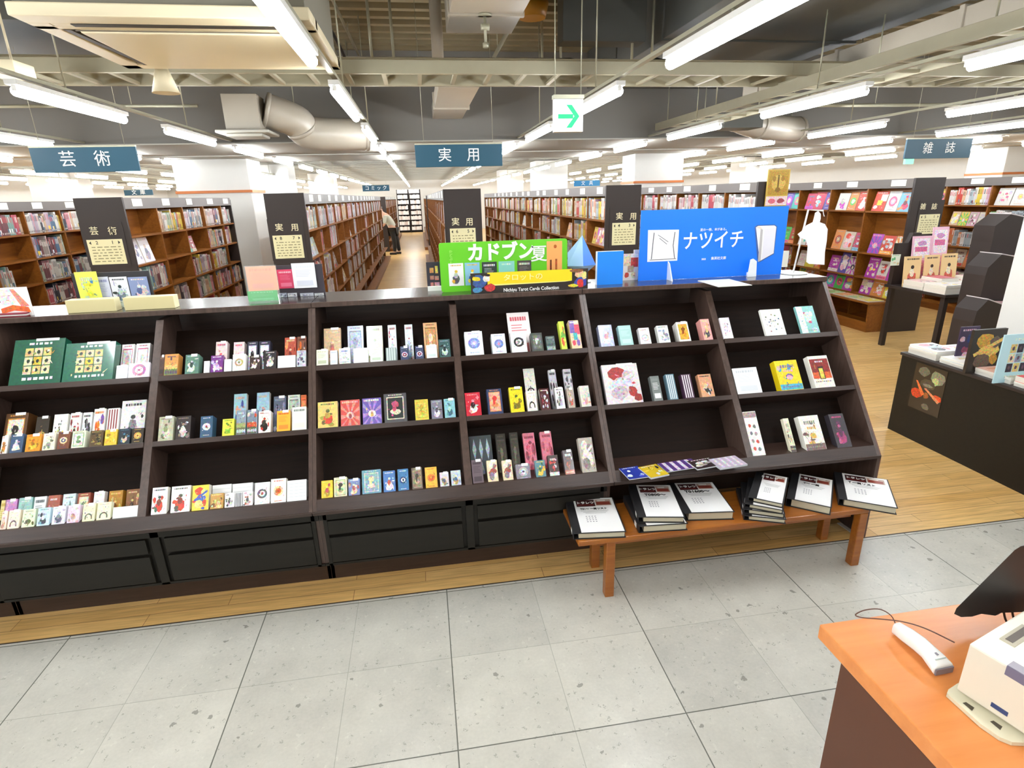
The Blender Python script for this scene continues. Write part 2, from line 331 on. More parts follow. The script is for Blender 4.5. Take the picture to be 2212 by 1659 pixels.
# ------------------------------------------------------------ exposed services
# cable ladder across the room
r=thing('cable_ladder','beige metal cable ladder crossing the whole ceiling left to right','cable ladder',(0,4.85,2.6))
m=MB(); m.box(-8,3.0,4.60,4.63,2.6,2.69); m.box(-8,3.0,5.07,5.10,2.6,2.69); m.box(3.5,12,4.60,4.63,2.6,2.69); m.box(3.5,12,5.07,5.10,2.6,2.69); m.box(3.0,3.5,4.6,4.63,2.6,2.69); m.box(3.0,3.5,5.07,5.1,2.6,2.69); m.build('side_rail',TRAYM,r,bevel=.003)
for i in range(76): m=MB(); m.box(-8+i*.26,-8+i*.26+.03,4.63,5.07,2.605,2.625); m.build('rung',TRAYM,r)
m=MB(); m.box(-8,12,4.64,5.06,2.70,2.712,'8a8064'); m.build('cover_plate',PAINT,r)
r=thing('cable_ladder','beige metal cable ladder running away on the right','cable ladder',(3.2,3,2.50),None)
m=MB(); m.box(3.08,3.11,-2,7.55,2.50,2.585); m.box(3.56,3.59,-2,7.55,2.50,2.585); m.build('side_rail',TRAYM,r,bevel=.003)
for i in range(29): m=MB(); m.box(3.11,3.56,-1.8+i*.32,-1.77+i*.32,2.505,2.525); m.build('rung',TRAYM,r)
for y in (-.6,1.2,3.0,4.4,6.0,7.2):
    for x in (3.095,3.575): m=MB(); m.cyl((x,y,2.585),(x,y,2.978 if y>1.6 else 3.4),.006,6); m.build('hanger_rod',GALV,r)
# rectangular ducts
def duct(label,x0,x1,y0,y1,z0,z1,mt,col='fff',nm='air_duct'):
    m=MB(); m.box(x0,x1,y0,y1,z0,z1,col)
    for k in range(1,int((y1-y0)/1.2)+1): m.box(x0-.015,x1+.015,y0+k*1.2-.02,y0+k*1.2+.02,z0-.015,z1+.015,col)
    o=m.build(nm,mt,bevel=.004); return tag(o,label,'duct')
duct('wide dark grey duct hanging over the right half of the ceiling',2.15,3.95,1.6,7.5,2.98,3.38,DUCTD)
duct('long beige duct beside the ladder at upper right',3.66,4.0,-1,6.5,2.716,2.86,DUCTM)
duct('boxy dark grey unit above the exit arrow sign',1.28,2.0,5.2,5.40,2.96,3.38,DUCTD)
duct('light grey beam casing above the middle of the ladder',.31,.83,2.2,5.1,2.98,3.38,DUCTM)
duct('cream casing crossing to the dark beam behind the ladder',.24,.60,5.5,7.58,2.66,2.80,DUCTM)
duct('dark duct box beyond the ceiling unit at upper left',-3.6,-1.9,4.6,5.9,2.9,3.3,DUCTD)
m=MB(); m.cyl((-.6,5.62,2.86),(1.9,5.62,2.86),.06,20); tag(m.build('insulated_pipe',DUCTM),'thick cream insulated pipe lying above the cable ladder','pipe')
m=MB(); m.cyl((.05,1.5,3.05),(.05,1.5,3.4),.01); 
m=MB(); m.cyl((.25,5.42,2.72),(.25,5.42,3.4),.05,16); tag(m.build('vertical_pipe',DUCTM),'upright grey pipe standing behind the cable ladder','pipe')
m=MB()
pts=[(-1.6+.15*i,5.5+.04*math.sin(i*1.3),2.78+.03*math.sin(i*.9)) for i in range(12)]
m.tube(pts,.028,8); m.tube([(p[0]+.1,p[1]-.1,p[2]+.03) for p in pts],.02,8); tag(m.build('cable_bundle',CABLEB),'black cable bundle sagging above the ladder on the left','cable')
m=MB(); pts=[(1.1+.16*i,5.45+.05*math.sin(i*1.7),2.80+.04*math.sin(i*1.1)) for i in range(12)]; m.tube(pts,.024,8); m.tube([(p[0],p[1]+.08,p[2]+.04) for p in pts],.03,8)
tag(m.build('cable_bundle',CABLEB),'black cable bundle lying above the ladder beside the arrow sign','cable')
m=MB(); pts=[at(2010,150,Y=5.2),at(1990,120,Y=5.3),at(2005,100,Y=5.3)]
for i,(a,b,lab) in enumerate([((-1.15,4.1),(-.35,4.1),'upper left'),((1.75,3.9),(2.1,3.9),'centre right')]):
    m=MB(); m.cyl((a[0],a[1],2.95),(b[0],b[1],2.95),.014,8); m.cyl((a[0]+.1,a[1],2.95),(a[0]+.1,a[1],3.4),.006,6); m.cyl((b[0]-.1,b[1],2.95),(b[0]-.1,b[1],3.4),.006,6)
    tag(m.build('pipe_hanger',GALV),'short hanger bar on two rods at the %s of the ceiling'%lab,'hanger')
m=MB(); yp=at(1150,40,Z=3.28); m.cyl((yp.x,yp.y,3.28),(yp.x,yp.y,3.399),.12,20,r2=.15); tag(m.build('yellow_fitting',mat('ochre_yellow_fitting','b07a1a',.5,noise=.1)),'round ochre yellow fitting on the ceiling deck','fitting')
m=MB(); m.cyl((.56,4.6,2.80),(.56,4.6,2.98),.010); m.cyl((.53,4.6,2.9),(.59,4.6,2.9),.022,12); m.cyl((.56,4.6,2.77),(.56,4.6,2.80),.022,12); m.cyl((.56,4.6,2.965),(.56,4.6,2.979),.05,16); tag(m.build('sprinkler',GALV),'small galvanised sprinkler head hanging under the grey casing','sprinkler')
# round ducts with diffuser
def roundduct(label,pts,r):
    rt=thing('round_duct',label,'duct',(pts[0][0],pts[0][1],pts[0][2]-r))
    m=MB(); m.tube(pts,r,24); m.build('pipe',DUCTM,rt)
    for k in (0,len(pts)//2,len(pts)-1):
        a=Vector(pts[k]); d=(Vector(pts[min(k+1,len(pts)-1)])-Vector(pts[max(0,k-1)])).normalized(); m=MB(); m.cyl(a-d*.02,a+d*.02,r+.008,24); m.build('joint_ring',DUCTM,rt)
    for k in (len(pts)//3,len(pts)-3): p=pts[k]; m=MB(); m.cyl((p[0],p[1],p[2]+r-.01),(p[0],p[1],3.4),.006,6); m.build('hanger_rod',GALV,rt)
    return rt
a=at(575,238,Y=6.9); bb=at(640,262,Y=7.0); c=at(672,288,Y=7.1); d=at(790,290,Y=7.25)
def curve(P,n=8):
    P=[Vector(p) for p in P]; out=[]
    for i in range(len(P)-1):
        p0=P[max(i-1,0)];p1=P[i];p2=P[i+1];p3=P[min(i+2,len(P)-1)]
        for k in range(n):
            t=k/n; out.append(.5*((2*p1)+(p2-p0)*t+(2*p0-5*p1+4*p2-p3)*t*t+(3*p1-3*p2-p0+p3)*t**3))
    return out+[P[-1]]
rd=roundduct('fat round beige duct bending down in front of the dark beam, left of centre',[tuple(p) for p in curve([a,bb,c,d])],.17)
b0=at(538,295,Y=6.85)
m=MB(); m.box(b0.x-.17,b0.x+.17,6.68,7.0,2.46,2.80); m.build('diffuser_box',DUCTM,rd,bevel=.005)
m=MB(); m.box(b0.x-.26,b0.x+.26,6.60,7.1,2.43,2.46); m.box(b0.x-.18,b0.x+.18,6.68,7.0,2.40,2.43); m.build('grille',SOFFIT,rd,bevel=.01)
rd=roundduct('round beige duct in front of the dark beam, right of centre',[tuple(p) for p in curve([at(1590,255,Y=7.1),at(1640,272,Y=7.15),at(1722,280,Y=7.3)])],.15)
b0=at(1590,275,Y=6.95)
m=MB(); m.box(b0.x-.3,b0.x+.2,6.7,7.05,2.44,2.62); m.build('diffuser_box',DUCTD,rd,bevel=.005)
# air conditioner cassette
zc=2.48
r=thing('air_conditioner','large square cream ceiling air conditioner cassette at upper left','air conditioner',(-1.0,3.35,zc))
x0,x1,y0,y1=-1.56,-.40,2.86,3.85
m=MB()
m.box(x0,x1,y0,y0+.11,zc,zc+.05); m.box(x0,x1,y0+.15,y0+.2,zc,zc+.05)
m.box(x0,x0+.09,y0+.11,y1,zc,zc+.05); m.box(x1-.09,x1,y0+.11,y1,zc,zc+.05); m.box(x0,x1,y1-.09,y1,zc,zc+.05)
m.box(x0+.09,x0+.2,y0+.11,y0+.15,zc,zc+.05); m.box(x1-.2,x1-.09,y0+.11,y0+.15,zc,zc+.05)
m.box(x0+.12,x1-.12,y0+.2,y1-.12,zc+.03,zc+.05)
m.build('frame',ACM,r,bevel=.006)
m=MB(); m.box(x0+.15,x1-.13,y0+.22,y1-.12,zc-.008,zc+.035); m.build('grille_panel',ACM,r,bevel=.008)
m=MB(); m.box(x0+.02,x1-.02,y0+.02,y1-.02,zc+.05,zc+.34,'6f6a5c'); m.build('casing',PAINT,r)
m=MB(); m.box(x0+.17,x1-.17,y0+.112,y0+.148,zc-.002,zc+.02,'2a241a'); m.build('louvre',PAINT,r)
m=MB(); m.prism([(x0+.095,y0+.2),(x0+.125,y0+.2),(x0+.155,y1-.11),(x0+.13,y1-.11)],'Z',zc-.002,zc+.01,'3a3022'); m.build('louvre',PAINT,r)
m=MB(); m.box(x0+.14,x1-.12,y1-.118,y1-.112,zc-.003,zc,'5a5040'); m.box(x1-.128,x1-.122,y0+.2,y1-.118,zc-.003,zc,'5a5040'); m.box(x0+.14,x1-.12,y0+.205,y0+.211,zc-.003,zc,'6a6050'); m.build('panel_groove',PAINT,r)
q=at(352,165,Y=4.0)
m=MB(); m.cyl((q.x,4.0,2.52),(q.x,4.0,2.56),.035,20,r2=.035); m.cyl((q.x,4.0,2.38),(q.x,4.0,2.52),.075,24,r2=.032); m.cyl((q.x,4.0,2.56),(q.x,4.0,3.4),.008,8)
tag(m.build('ceiling_speaker',ACM),'small cream cone shaped speaker hanging beneath the air conditioner','speaker')
m=MB(); q=at(20,152,Y=4.2); m.box(q.x-.1,q.x+.06,4.15,4.35,q.z-.03,q.z+.05); m.cyl((q.x,4.25,q.z+.05),(q.x,4.25,3.4),.008,6); tag(m.build('junction_box',ACM,bevel=.01),'cream junction box at the left edge of the ceiling','box')

# conduits and cable runs near the ceiling
for i,(p,q,rr_,l) in enumerate((((-6,6.3,2.95),(-2.0,6.3,2.95),.02,'upper conduit at left, in front of the dark beam'),((-6,6.9,2.72),(-2.2,6.9,2.72),.016,'lower conduit at left, in front of the dark beam'),
   ((4.3,6.6,2.66),(11,6.6,2.66),.02,'conduit at right crossing in front of the dark beam'),((4.3,6.0,2.82),(11,6.0,2.82),.03,'thicker pipe at right above the tube lights'),
   ((.9,1.5,3.15),(.9,7.4,3.15),.02,'conduit running away above the arrow sign'),((-.75,2.0,3.2),(-.75,7.4,3.2),.03,'pipe running away at upper left of the centre'),
   ((-.62,2.0,3.3),(-.55,7.4,3.3),.014,'thin conduit running away beside the upper left pipe'))):
    m=MB(); m.cyl(p,q,rr_,10)
    n=3
    o=thing('conduit','thin metal '+l,'pipe',p); m.build('pipe',GALV,o)
    for k in range(n):
        t=(k+.5)/n; x,y,z=[p[j]+(q[j]-p[j])*t for j in range(3)]; m=MB(); m.cyl((x,y,z+rr_),(x,y,3.4),.004,6); m.build('hanger_rod',GALV,o)
for i,(x,y,l) in enumerate(((-.30,5.45,'left of the vertical pipe'),(-1.2,5.3,'behind the air conditioner'),(1.9,5.25,'right of the arrow sign'),(1.25,5.9,'behind the arrow sign'))):
    m=MB(); m.cyl((x,y,2.78),(x,y,3.4),.012,8); m.cyl((x+.18,y,2.78),(x+.18,y,3.4),.012,8); m.box(x-.06,x+.24,y-.015,y+.015,2.76,2.79); tag(m.build('trapeze_hanger',GALV),'metal trapeze hanger on two rods above the cable ladder, %s'%l,'hanger')
r=thing('yellow_cable','black cable dropping diagonally from the ceiling deck at upper centre left','cable',(-.6,4.2,2.8)); m=MB(); m.tube(curve([(-.9,3.6,3.4),(-.7,4.2,3.2),(-.55,5.0,2.95),(-.5,5.5,2.82)],6),.012,8); m.build('cable',CABLEB,r); r.name='ceiling_cable'
# ------------------------------------------------------------ the long sloping display rack (one unit per two bays)
UV=Vector((0,.5933,.8050)); NV=Vector((0,-.8050,.5933)); O0=Vector((0,2.237,.47))
def sp(X,u,n=0): return Vector((X,0,0))+O0+UV*u+NV*n
def slant(x,y,n):
    r=ray(x,y); o=Vector((0,0,H)); t=(n-NV.dot(o-O0))/NV.dot(r); p=o+r*t; return p.x,UV.dot(p-O0)
DIVX=[-3.305,-2.615,-1.925,-1.240,-.550,.130,.800,1.50,2.185]
LIP=[(.356,.380),(.658,.684)]; UT=.985; ZT=1.268; BACKN=-.155
def rack(i0,label,drawers,endright):
    xa,xb,xc=DIVX[i0:i0+3]; T=.033
    r=thing('display_rack',label,'display rack',((xa+xc)/2,2.7,0),'units of the long sloping display rack')
    def side(x,nm,full,m=DARKWZ,t=T):
        mb=MB()
        p=[(O0.y,O0.z),(sp(0,.996).y,ZT-.002),(3.13,ZT-.002),(3.13,0)]
        if full: p=p+[(O0.y,0)]
        else: p=p+[(2.42,0),(2.42,.138),(2.335,.138),(2.335,O0.z)]
        mb.prism(p,'X',x-t/2,x+t/2); mb.build(nm,m,r,bevel=.0015)
    side(xa+.0085,'side_panel',False,t=.016)
    side(xc-.0085,'side_panel',endright,t=.016)
    if endright:
        mb=MB(); mb.prism([(O0.y+.004,0),(O0.y+.004,O0.z),(sp(0,.99).y+.004,ZT-.006),(3.13,ZT-.006),(3.13,0)],'X',xc+.0005,xc+.009); mb.build('end_panel',BROWNW,r)
    # middle divider
    mb=MB(); mb.prism([(O0.y,O0.z),(sp(0,.996).y,ZT-.03),(3.0,ZT-.03),(3.0,.6),(2.6,.46)],'X',xb-T/2,xb+T/2); mb.build('divider',DARKWZ,r,bevel=.0015)
    for s,(a,b) in enumerate(((xa,xb),(xb,xc))):
        a+=T/2+.001 if s else .016; b-=T/2+.001 if not s else .016
        for lo,hi in LIP:
            mb=MB(); mb.obox(sp(a,lo,-.004),EX*(b-a),UV*(hi-lo),NV*(BACKN+.006)); mb.build('shelf',DARKW,r,bevel=.0015)
        mb=MB(); mb.obox(sp(a,.04,BACKN),EX*(b-a),UV*(.93),NV*-.012); mb.build('back_panel',BACKW,r)
        if drawers:
            mb=MB(); mb.box(a+.02,b-.02,2.322,2.336,.305,.375); mb.build('drawer_front',DRAWER,r,bevel=.001)
            mb=MB(); mb.box(a+.02,b-.02,2.322,2.336,.157,.288); mb.build('drawer_front',DRAWER,r,bevel=.001)
    a,b=xa+.017,xc-.017
    mb=MB(); mb.prism([(O0.y,.47),(O0.y+.0345,.517),(2.40,.517),(2.40,.47)],'X',a,b); mb.build('bottom_rail',DARKW,r,bevel=.001)
    mb=MB(); mb.box(xa+.001,xc-.001,O0.y-.008,O0.y+.0,.462,.480); mb.build('edge_moulding',DARKW,r,bevel=.003)
    if drawers:
        a,b=xa+.001,xc-.001
        mb=MB(); mb.box(a,b,2.34,2.36,.138,.469)
        for s,x in enumerate((xa+.017,xb,xc-.017)): mb.box(x-(.018 if s else 0),x+(.018 if s<2 else 0),2.326,2.34,.138,.462)
        mb.box(a,b,2.326,2.34,.38,.462); mb.box(a,b,2.326,2.34,.138,.150); mb.build('drawer_case',DRAWER,r,bevel=.001)
        mb=MB(); mb.box(a,b,2.42,2.44,0,.138); mb.build('kick_board',DARKW,r)
    else:
        mb=MB(); mb.box(a,b,2.86,2.88,.0,.47); mb.build('recess_panel',DARKW,r)
    mb=MB(); mb.box(xa+.001,xc+(.009 if endright else -.001),sp(0,.996).y,3.15,ZT,ZT+.016); mb.build('top_board',TOPW,r,bevel=.002)
    mb=MB(); mb.box(xa+.001,xc-.001+(.01 if endright else 0),sp(0,.996).y-.012,sp(0,.996).y-.0005,ZT-.008,ZT+.017); mb.build('front_edge',DARKWZ,r,bevel=.003)
    mb=MB(); mb.box(a,b,3.10,3.12,.02,ZT-.002); mb.build('rear_panel',DARKW,r)
rack(0,'sloping dark display rack unit mostly cut off at the left edge of the photo',True,False)
rack(2,'sloping dark display rack unit at left, with green game boxes and drawers below',True,False)
rack(4,'sloping dark display rack unit in the middle, below the green and yellow signs',True,False)
rack(6,'sloping dark display rack unit at right end, open underneath behind the bench',False,True)
# ------------------------------------------------------------ printed things: a box or book with artwork on its front
rnd=random.Random(11)
def blob(cx,cy,rx,ry,n=9,j=.3):
    return [(cx+rx*math.cos(2*math.pi*i/n)*(1-rnd.random()*j),cy+ry*math.sin(2*math.pi*i/n)*(1-rnd.random()*j)) for i in range(n)]
def rect(x0,y0,x1,y1): return [(x0,y0),(x1,y0),(x1,y1),(x0,y1)]
def disc(cx,cy,r,asp=1,n=16): return [(cx+r*math.cos(2*math.pi*i/n),cy+r*asp*math.sin(2*math.pi*i/n)) for i in range(n)]
def art(kind,c,w,h):
    """polygons (points in 0..1, colour) in painting order"""
    A=w/h; c2=c[0] if c else '888'; c3=c[1] if len(c)>1 else c2; c4=c[2] if len(c)>2 else c3; L=[]
    def lines(y,n,x0,x1,col,hh=.012,gap=.03):
        for i in range(n): L.append((rect(x0,y-i*gap-hh,x0+(x1-x0)*(.6+.4*rnd.random()),y-i*gap),col))
    def words(y,x0,x1,hh,col):
        x=x0
        while x<x1-.03:
            ww=.03+rnd.random()*.07; L.append((rect(x,y-hh,min(x+ww,x1),y),col)); x+=ww+.03
    if kind=='fig':
        words(.93,.15,.85,.05,c4); L.append((blob(.5,.30,.30,.24),c2)); L.append((blob(.48,.46,.17,.16),c3)); L.append((disc(.5,.64,.10,A),c4)); L.append((blob(.3,.2,.12,.1),c4))
    elif kind=='disc':
        words(.93,.2,.8,.04,c3); L.append((disc(.5,.5,.33,A),c2)); L.append((disc(.5,.5,.2,A),c3)); L.append((blob(.5,.5,.1,.08),c4)); words(.12,.25,.75,.03,c3)
    elif kind=='ring':
        L.append((disc(.5,.38,.34,A,20),c2)); L.append((disc(.5,.38,.25,A,20),c3)); L.append((blob(.5,.38,.10,.06),c2)); words(.9,.15,.7,.05,c4)
    elif kind=='frame':
        L.append((rect(.12,.10,.88,.88),c2)); L.append((rect(.16,.13,.84,.85),c3)); L.append((blob(.5,.62,.2,.12),c4)); L.append((blob(.5,.36,.26,.12),c2)); L.append((blob(.45,.48,.10,.14),c4)); words(.96,.2,.8,.03,c2)
    elif kind=='swirl':
        for i in range(9):
            a=2*math.pi*i/9+.3; L.append(([(.5,.4),(.5+.62*math.cos(a),.4+.62*math.sin(a)),(.5+.62*math.cos(a+.3),.4+.62*math.sin(a+.3))],c2))
        L.append((disc(.5,.4,.2,A),c3)); L.append((blob(.5,.38,.10,.12),c4)); words(.95,.08,.9,.07,c3)
    elif kind=='land':
        L.append((rect(.0,.0,1,.38),c2)); 
        for i in range(5): L.append((blob(.12+i*.19,.38,.14,.13),c3)); L.append((blob(.15+i*.18,.14,.09,.09),c4))
        words(.9,.2,.8,.06,c4)
    elif kind=='text':
        words(.9,.12,.88,.09,c2); lines(.72,5,.15,.85,c3,.02,.06); L.append((rect(.15,.1,.85,.3),c3))
    elif kind=='band':
        L.append((rect(0,0,1,.2),c2)); words(.85,.2,.8,.10,c3); words(.68,.3,.75,.07,c4); words(.13,.1,.9,.04,c3); L.append((blob(.5,.42,.18,.10),c4))
    elif kind=='grid':
        for i in range(3):
            for j in range(3): L.append((rect(.24+i*.18,.22+j*.2,.40+i*.18,.40+j*.2),[c2,c3,'d9c27a','e8ddb4'][(i*2+j*3)%4])); L.append((blob(.32+i*.18,.31+j*.2,.04,.05),c4))
        words(.92,.3,.75,.05,'d8e6df'); words(.15,.25,.85,.06,'e6ece4')
    elif kind=='blobs':
        for i in range(7): L.append((blob(.15+.7*rnd.random(),.15+.6*rnd.random(),.08+.12*rnd.random(),.06+.1*rnd.random()),[c2,c3,c4][i%3]))
        words(.93,.12,.85,.05,c4)
    elif kind=='tree':
        L.append((blob(.5,.34,.26,.16),c2)); L.append((rect(.47,.1,.53,.3),c3)); words(.9,.2,.8,.03,c3)
    elif kind=='arch':
        L.append(([(.2,.15)]+[(.5+.3*math.cos(math.pi-math.pi*i/10),.25+.22*math.sin(math.pi*i/10)) for i in range(11)]+[(.8,.15),(.7,.15)]+[(.5+.2*math.cos(math.pi*i/10),.25+.15*math.sin(math.pi*i/10)) for i in range(11)]+[(.3,.15)],c2)); words(.9,.2,.8,.03,c3)
    elif kind=='cards':
        for i in range(6): L.append((rect(.04,.08+i*.15,.96,.095+i*.15),c2))
    elif kind=='stripes':
        for i in range(4): L.append((rect(.1+i*.22,.03,.2+i*.22,.97),c2))
    elif kind=='wave':
        for i in range(3):
            x=.2+i*.3
            for t,hh in ((.25,.22),(.72,.22)): L.append(([(x,t-hh),(x+.09,t),(x,t+hh),(x-.09,t)],c2))
    elif kind=='specks':
        for i in range(9): L.append((blob(.18+.64*rnd.random(),.12+.72*rnd.random(),.05,.035),[c2,c3,c4][i%3]))
        words(.55,.35,.65,.02,c2)
    elif kind=='face':
        L.append((rect(0,0,.35,1),c2)); L.append((blob(.55,.6,.25,.22),c3)); L.append((blob(.62,.4,.12,.05),c4)); L.append((blob(.75,.12,.2,.1),c3)); words(.12,.4,.9,.03,'888')
    elif kind=='hero':
        L.append((rect(.04,.28,.96,.9),c2)); L.append((rect(.04,.28,.96,.48),c3)); L.append((rect(.36,.26,.64,.66),'2a1a12')); L.append((rect(.4,.28,.6,.6),c4)); words(.84,.3,.7,.05,'eee'); words(.2,.1,.9,.03,'777')
    elif kind=='photo':
        L.append((blob(.4,.75,.3,.2),c2)); L.append((blob(.55,.5,.38,.18),c3)); L.append((blob(.4,.28,.3,.2),c4)); L.append((blob(.7,.7,.2,.15),c4)); L.append(([(.1,.45),(.9,.8),(.93,.72),(.15,.38)],c3)); L.append((blob(.75,.3,.15,.15),c2))
    elif kind=='mix':
        L.append((rect(.0,.55,.5,1),c2)); L.append((rect(.5,.5,1,.85),c3)); L.append((rect(.3,.3,.7,.55),c4)); L.append((blob(.25,.2,.2,.12),c3)); L.append((blob(.7,.2,.2,.15),c2)); words(.95,.1,.9,.05,'eee')
    elif kind=='list':
        L.append((rect(0,.86,1,1),c2)); 
        for i in range(4): L.append((blob(.3,.68-i*.17,.13,.05),[c3,c4,c2,c3][i])); L.append((blob(.65,.66-i*.17,.14,.05),[c4,c2,c3,c4][i]))
    return L
def enrich(kind,cols,L):
    """small strokes and flecks so that pictures read as pictures"""
    if kind in ('cards','plain','text','stripes','wave','list') or not cols: return L
    out=[]; 
    if kind in ('fig','blobs','photo','land','face','tree','band'):
        for i in range(5): out.append((blob(.5+.8*(rnd.random()-.5),.45+.7*(rnd.random()-.5),.05+.16*rnd.random(),.04+.12*rnd.random(),7,.5),tuple(v*(.75+.3*rnd.random()) for v in hx(rnd.choice(cols)))))
    out=out+L
    for i in range(12):
        x,y=.5+.66*(rnd.random()-.5),.44+.6*(rnd.random()-.5); c=hx(rnd.choice(cols)); f=rnd.choice([.35,.6,1.25,1.5]); c=tuple(min(1,v*f+.01) for v in c)
        if rnd.random()<.5: out.append((blob(x,y,.015+.05*rnd.random(),.012+.04*rnd.random(),6,.5),c))
        else:
            a=rnd.random()*3.14; l=.05+.1*rnd.random(); dx,dy=l*math.cos(a),l*math.sin(a); out.append(([(x,y),(x+dx,y+dy),(x+dx+.015,y+dy+.01),(x+.02,y-.01)],c))
    return out
def clampf(v): return min(.985,max(.015,v))
def panel(mb,o,ax,ay,n,w,h,polys,lift=.0004,mottle=1.0):
    for k,(pts,c) in enumerate(polys): mb.face([o+ax*(clampf(s)*w)+ay*(clampf(t)*h)+n*(lift+k*.00006) for s,t in pts],(*(hx(c) if isinstance(c,str) else c)[:3],mottle))
def printed(name,label,cat,o,ax,ay,w,h,t,bg,kind,cols,group=None,side=None,price=False,m=None,pages=False,parent=None):
    """o: front lower left corner; the body extends back by t"""
    n=ax.cross(ay).normalized(); side=side or bg; mb=MB()
    plainw=kind in ('cards','plain','text','stripes'); fc=(*hx(bg),0.0 if plainw else .45)
    mb.obox(o,ax*w,ay*h,-n*t,side,{'-c':fc,'+a':('e9e4d6' if pages else side),'+b':('efe9dc' if pages else side)})
    panel(mb,o,ax,ay,n,w,h,enrich(kind,cols,art(kind,cols,w,h)),mottle=.0 if plainw else 1.0)
    c=o+ax*w/2-n*t/2
    if price:
        r=thing(name,label,cat,tuple(c),group); mb.build('cover' if pages else 'box',m or PRINT,r,bevel=.0008 if not pages else 0,seg=1)
        q=MB(); q.obox(o+ax*w*.42+ay*(h-.010)+n*.0014,ax*w*.46,ay*.0125,-n*.0008,'f4f4f2'); q.build('price_card',PRINT,r); return r
    ob=mb.build(name,m or PRINT,parent,origin=tuple(c) if parent is None else None)
    if parent is None: tag(ob,label,cat,group)
    return ob
ROWU=[.684,.380,.060]; ROWN=['top','middle','bottom']
BAYN=['leftmost','second','third','fourth','fifth','rightmost']
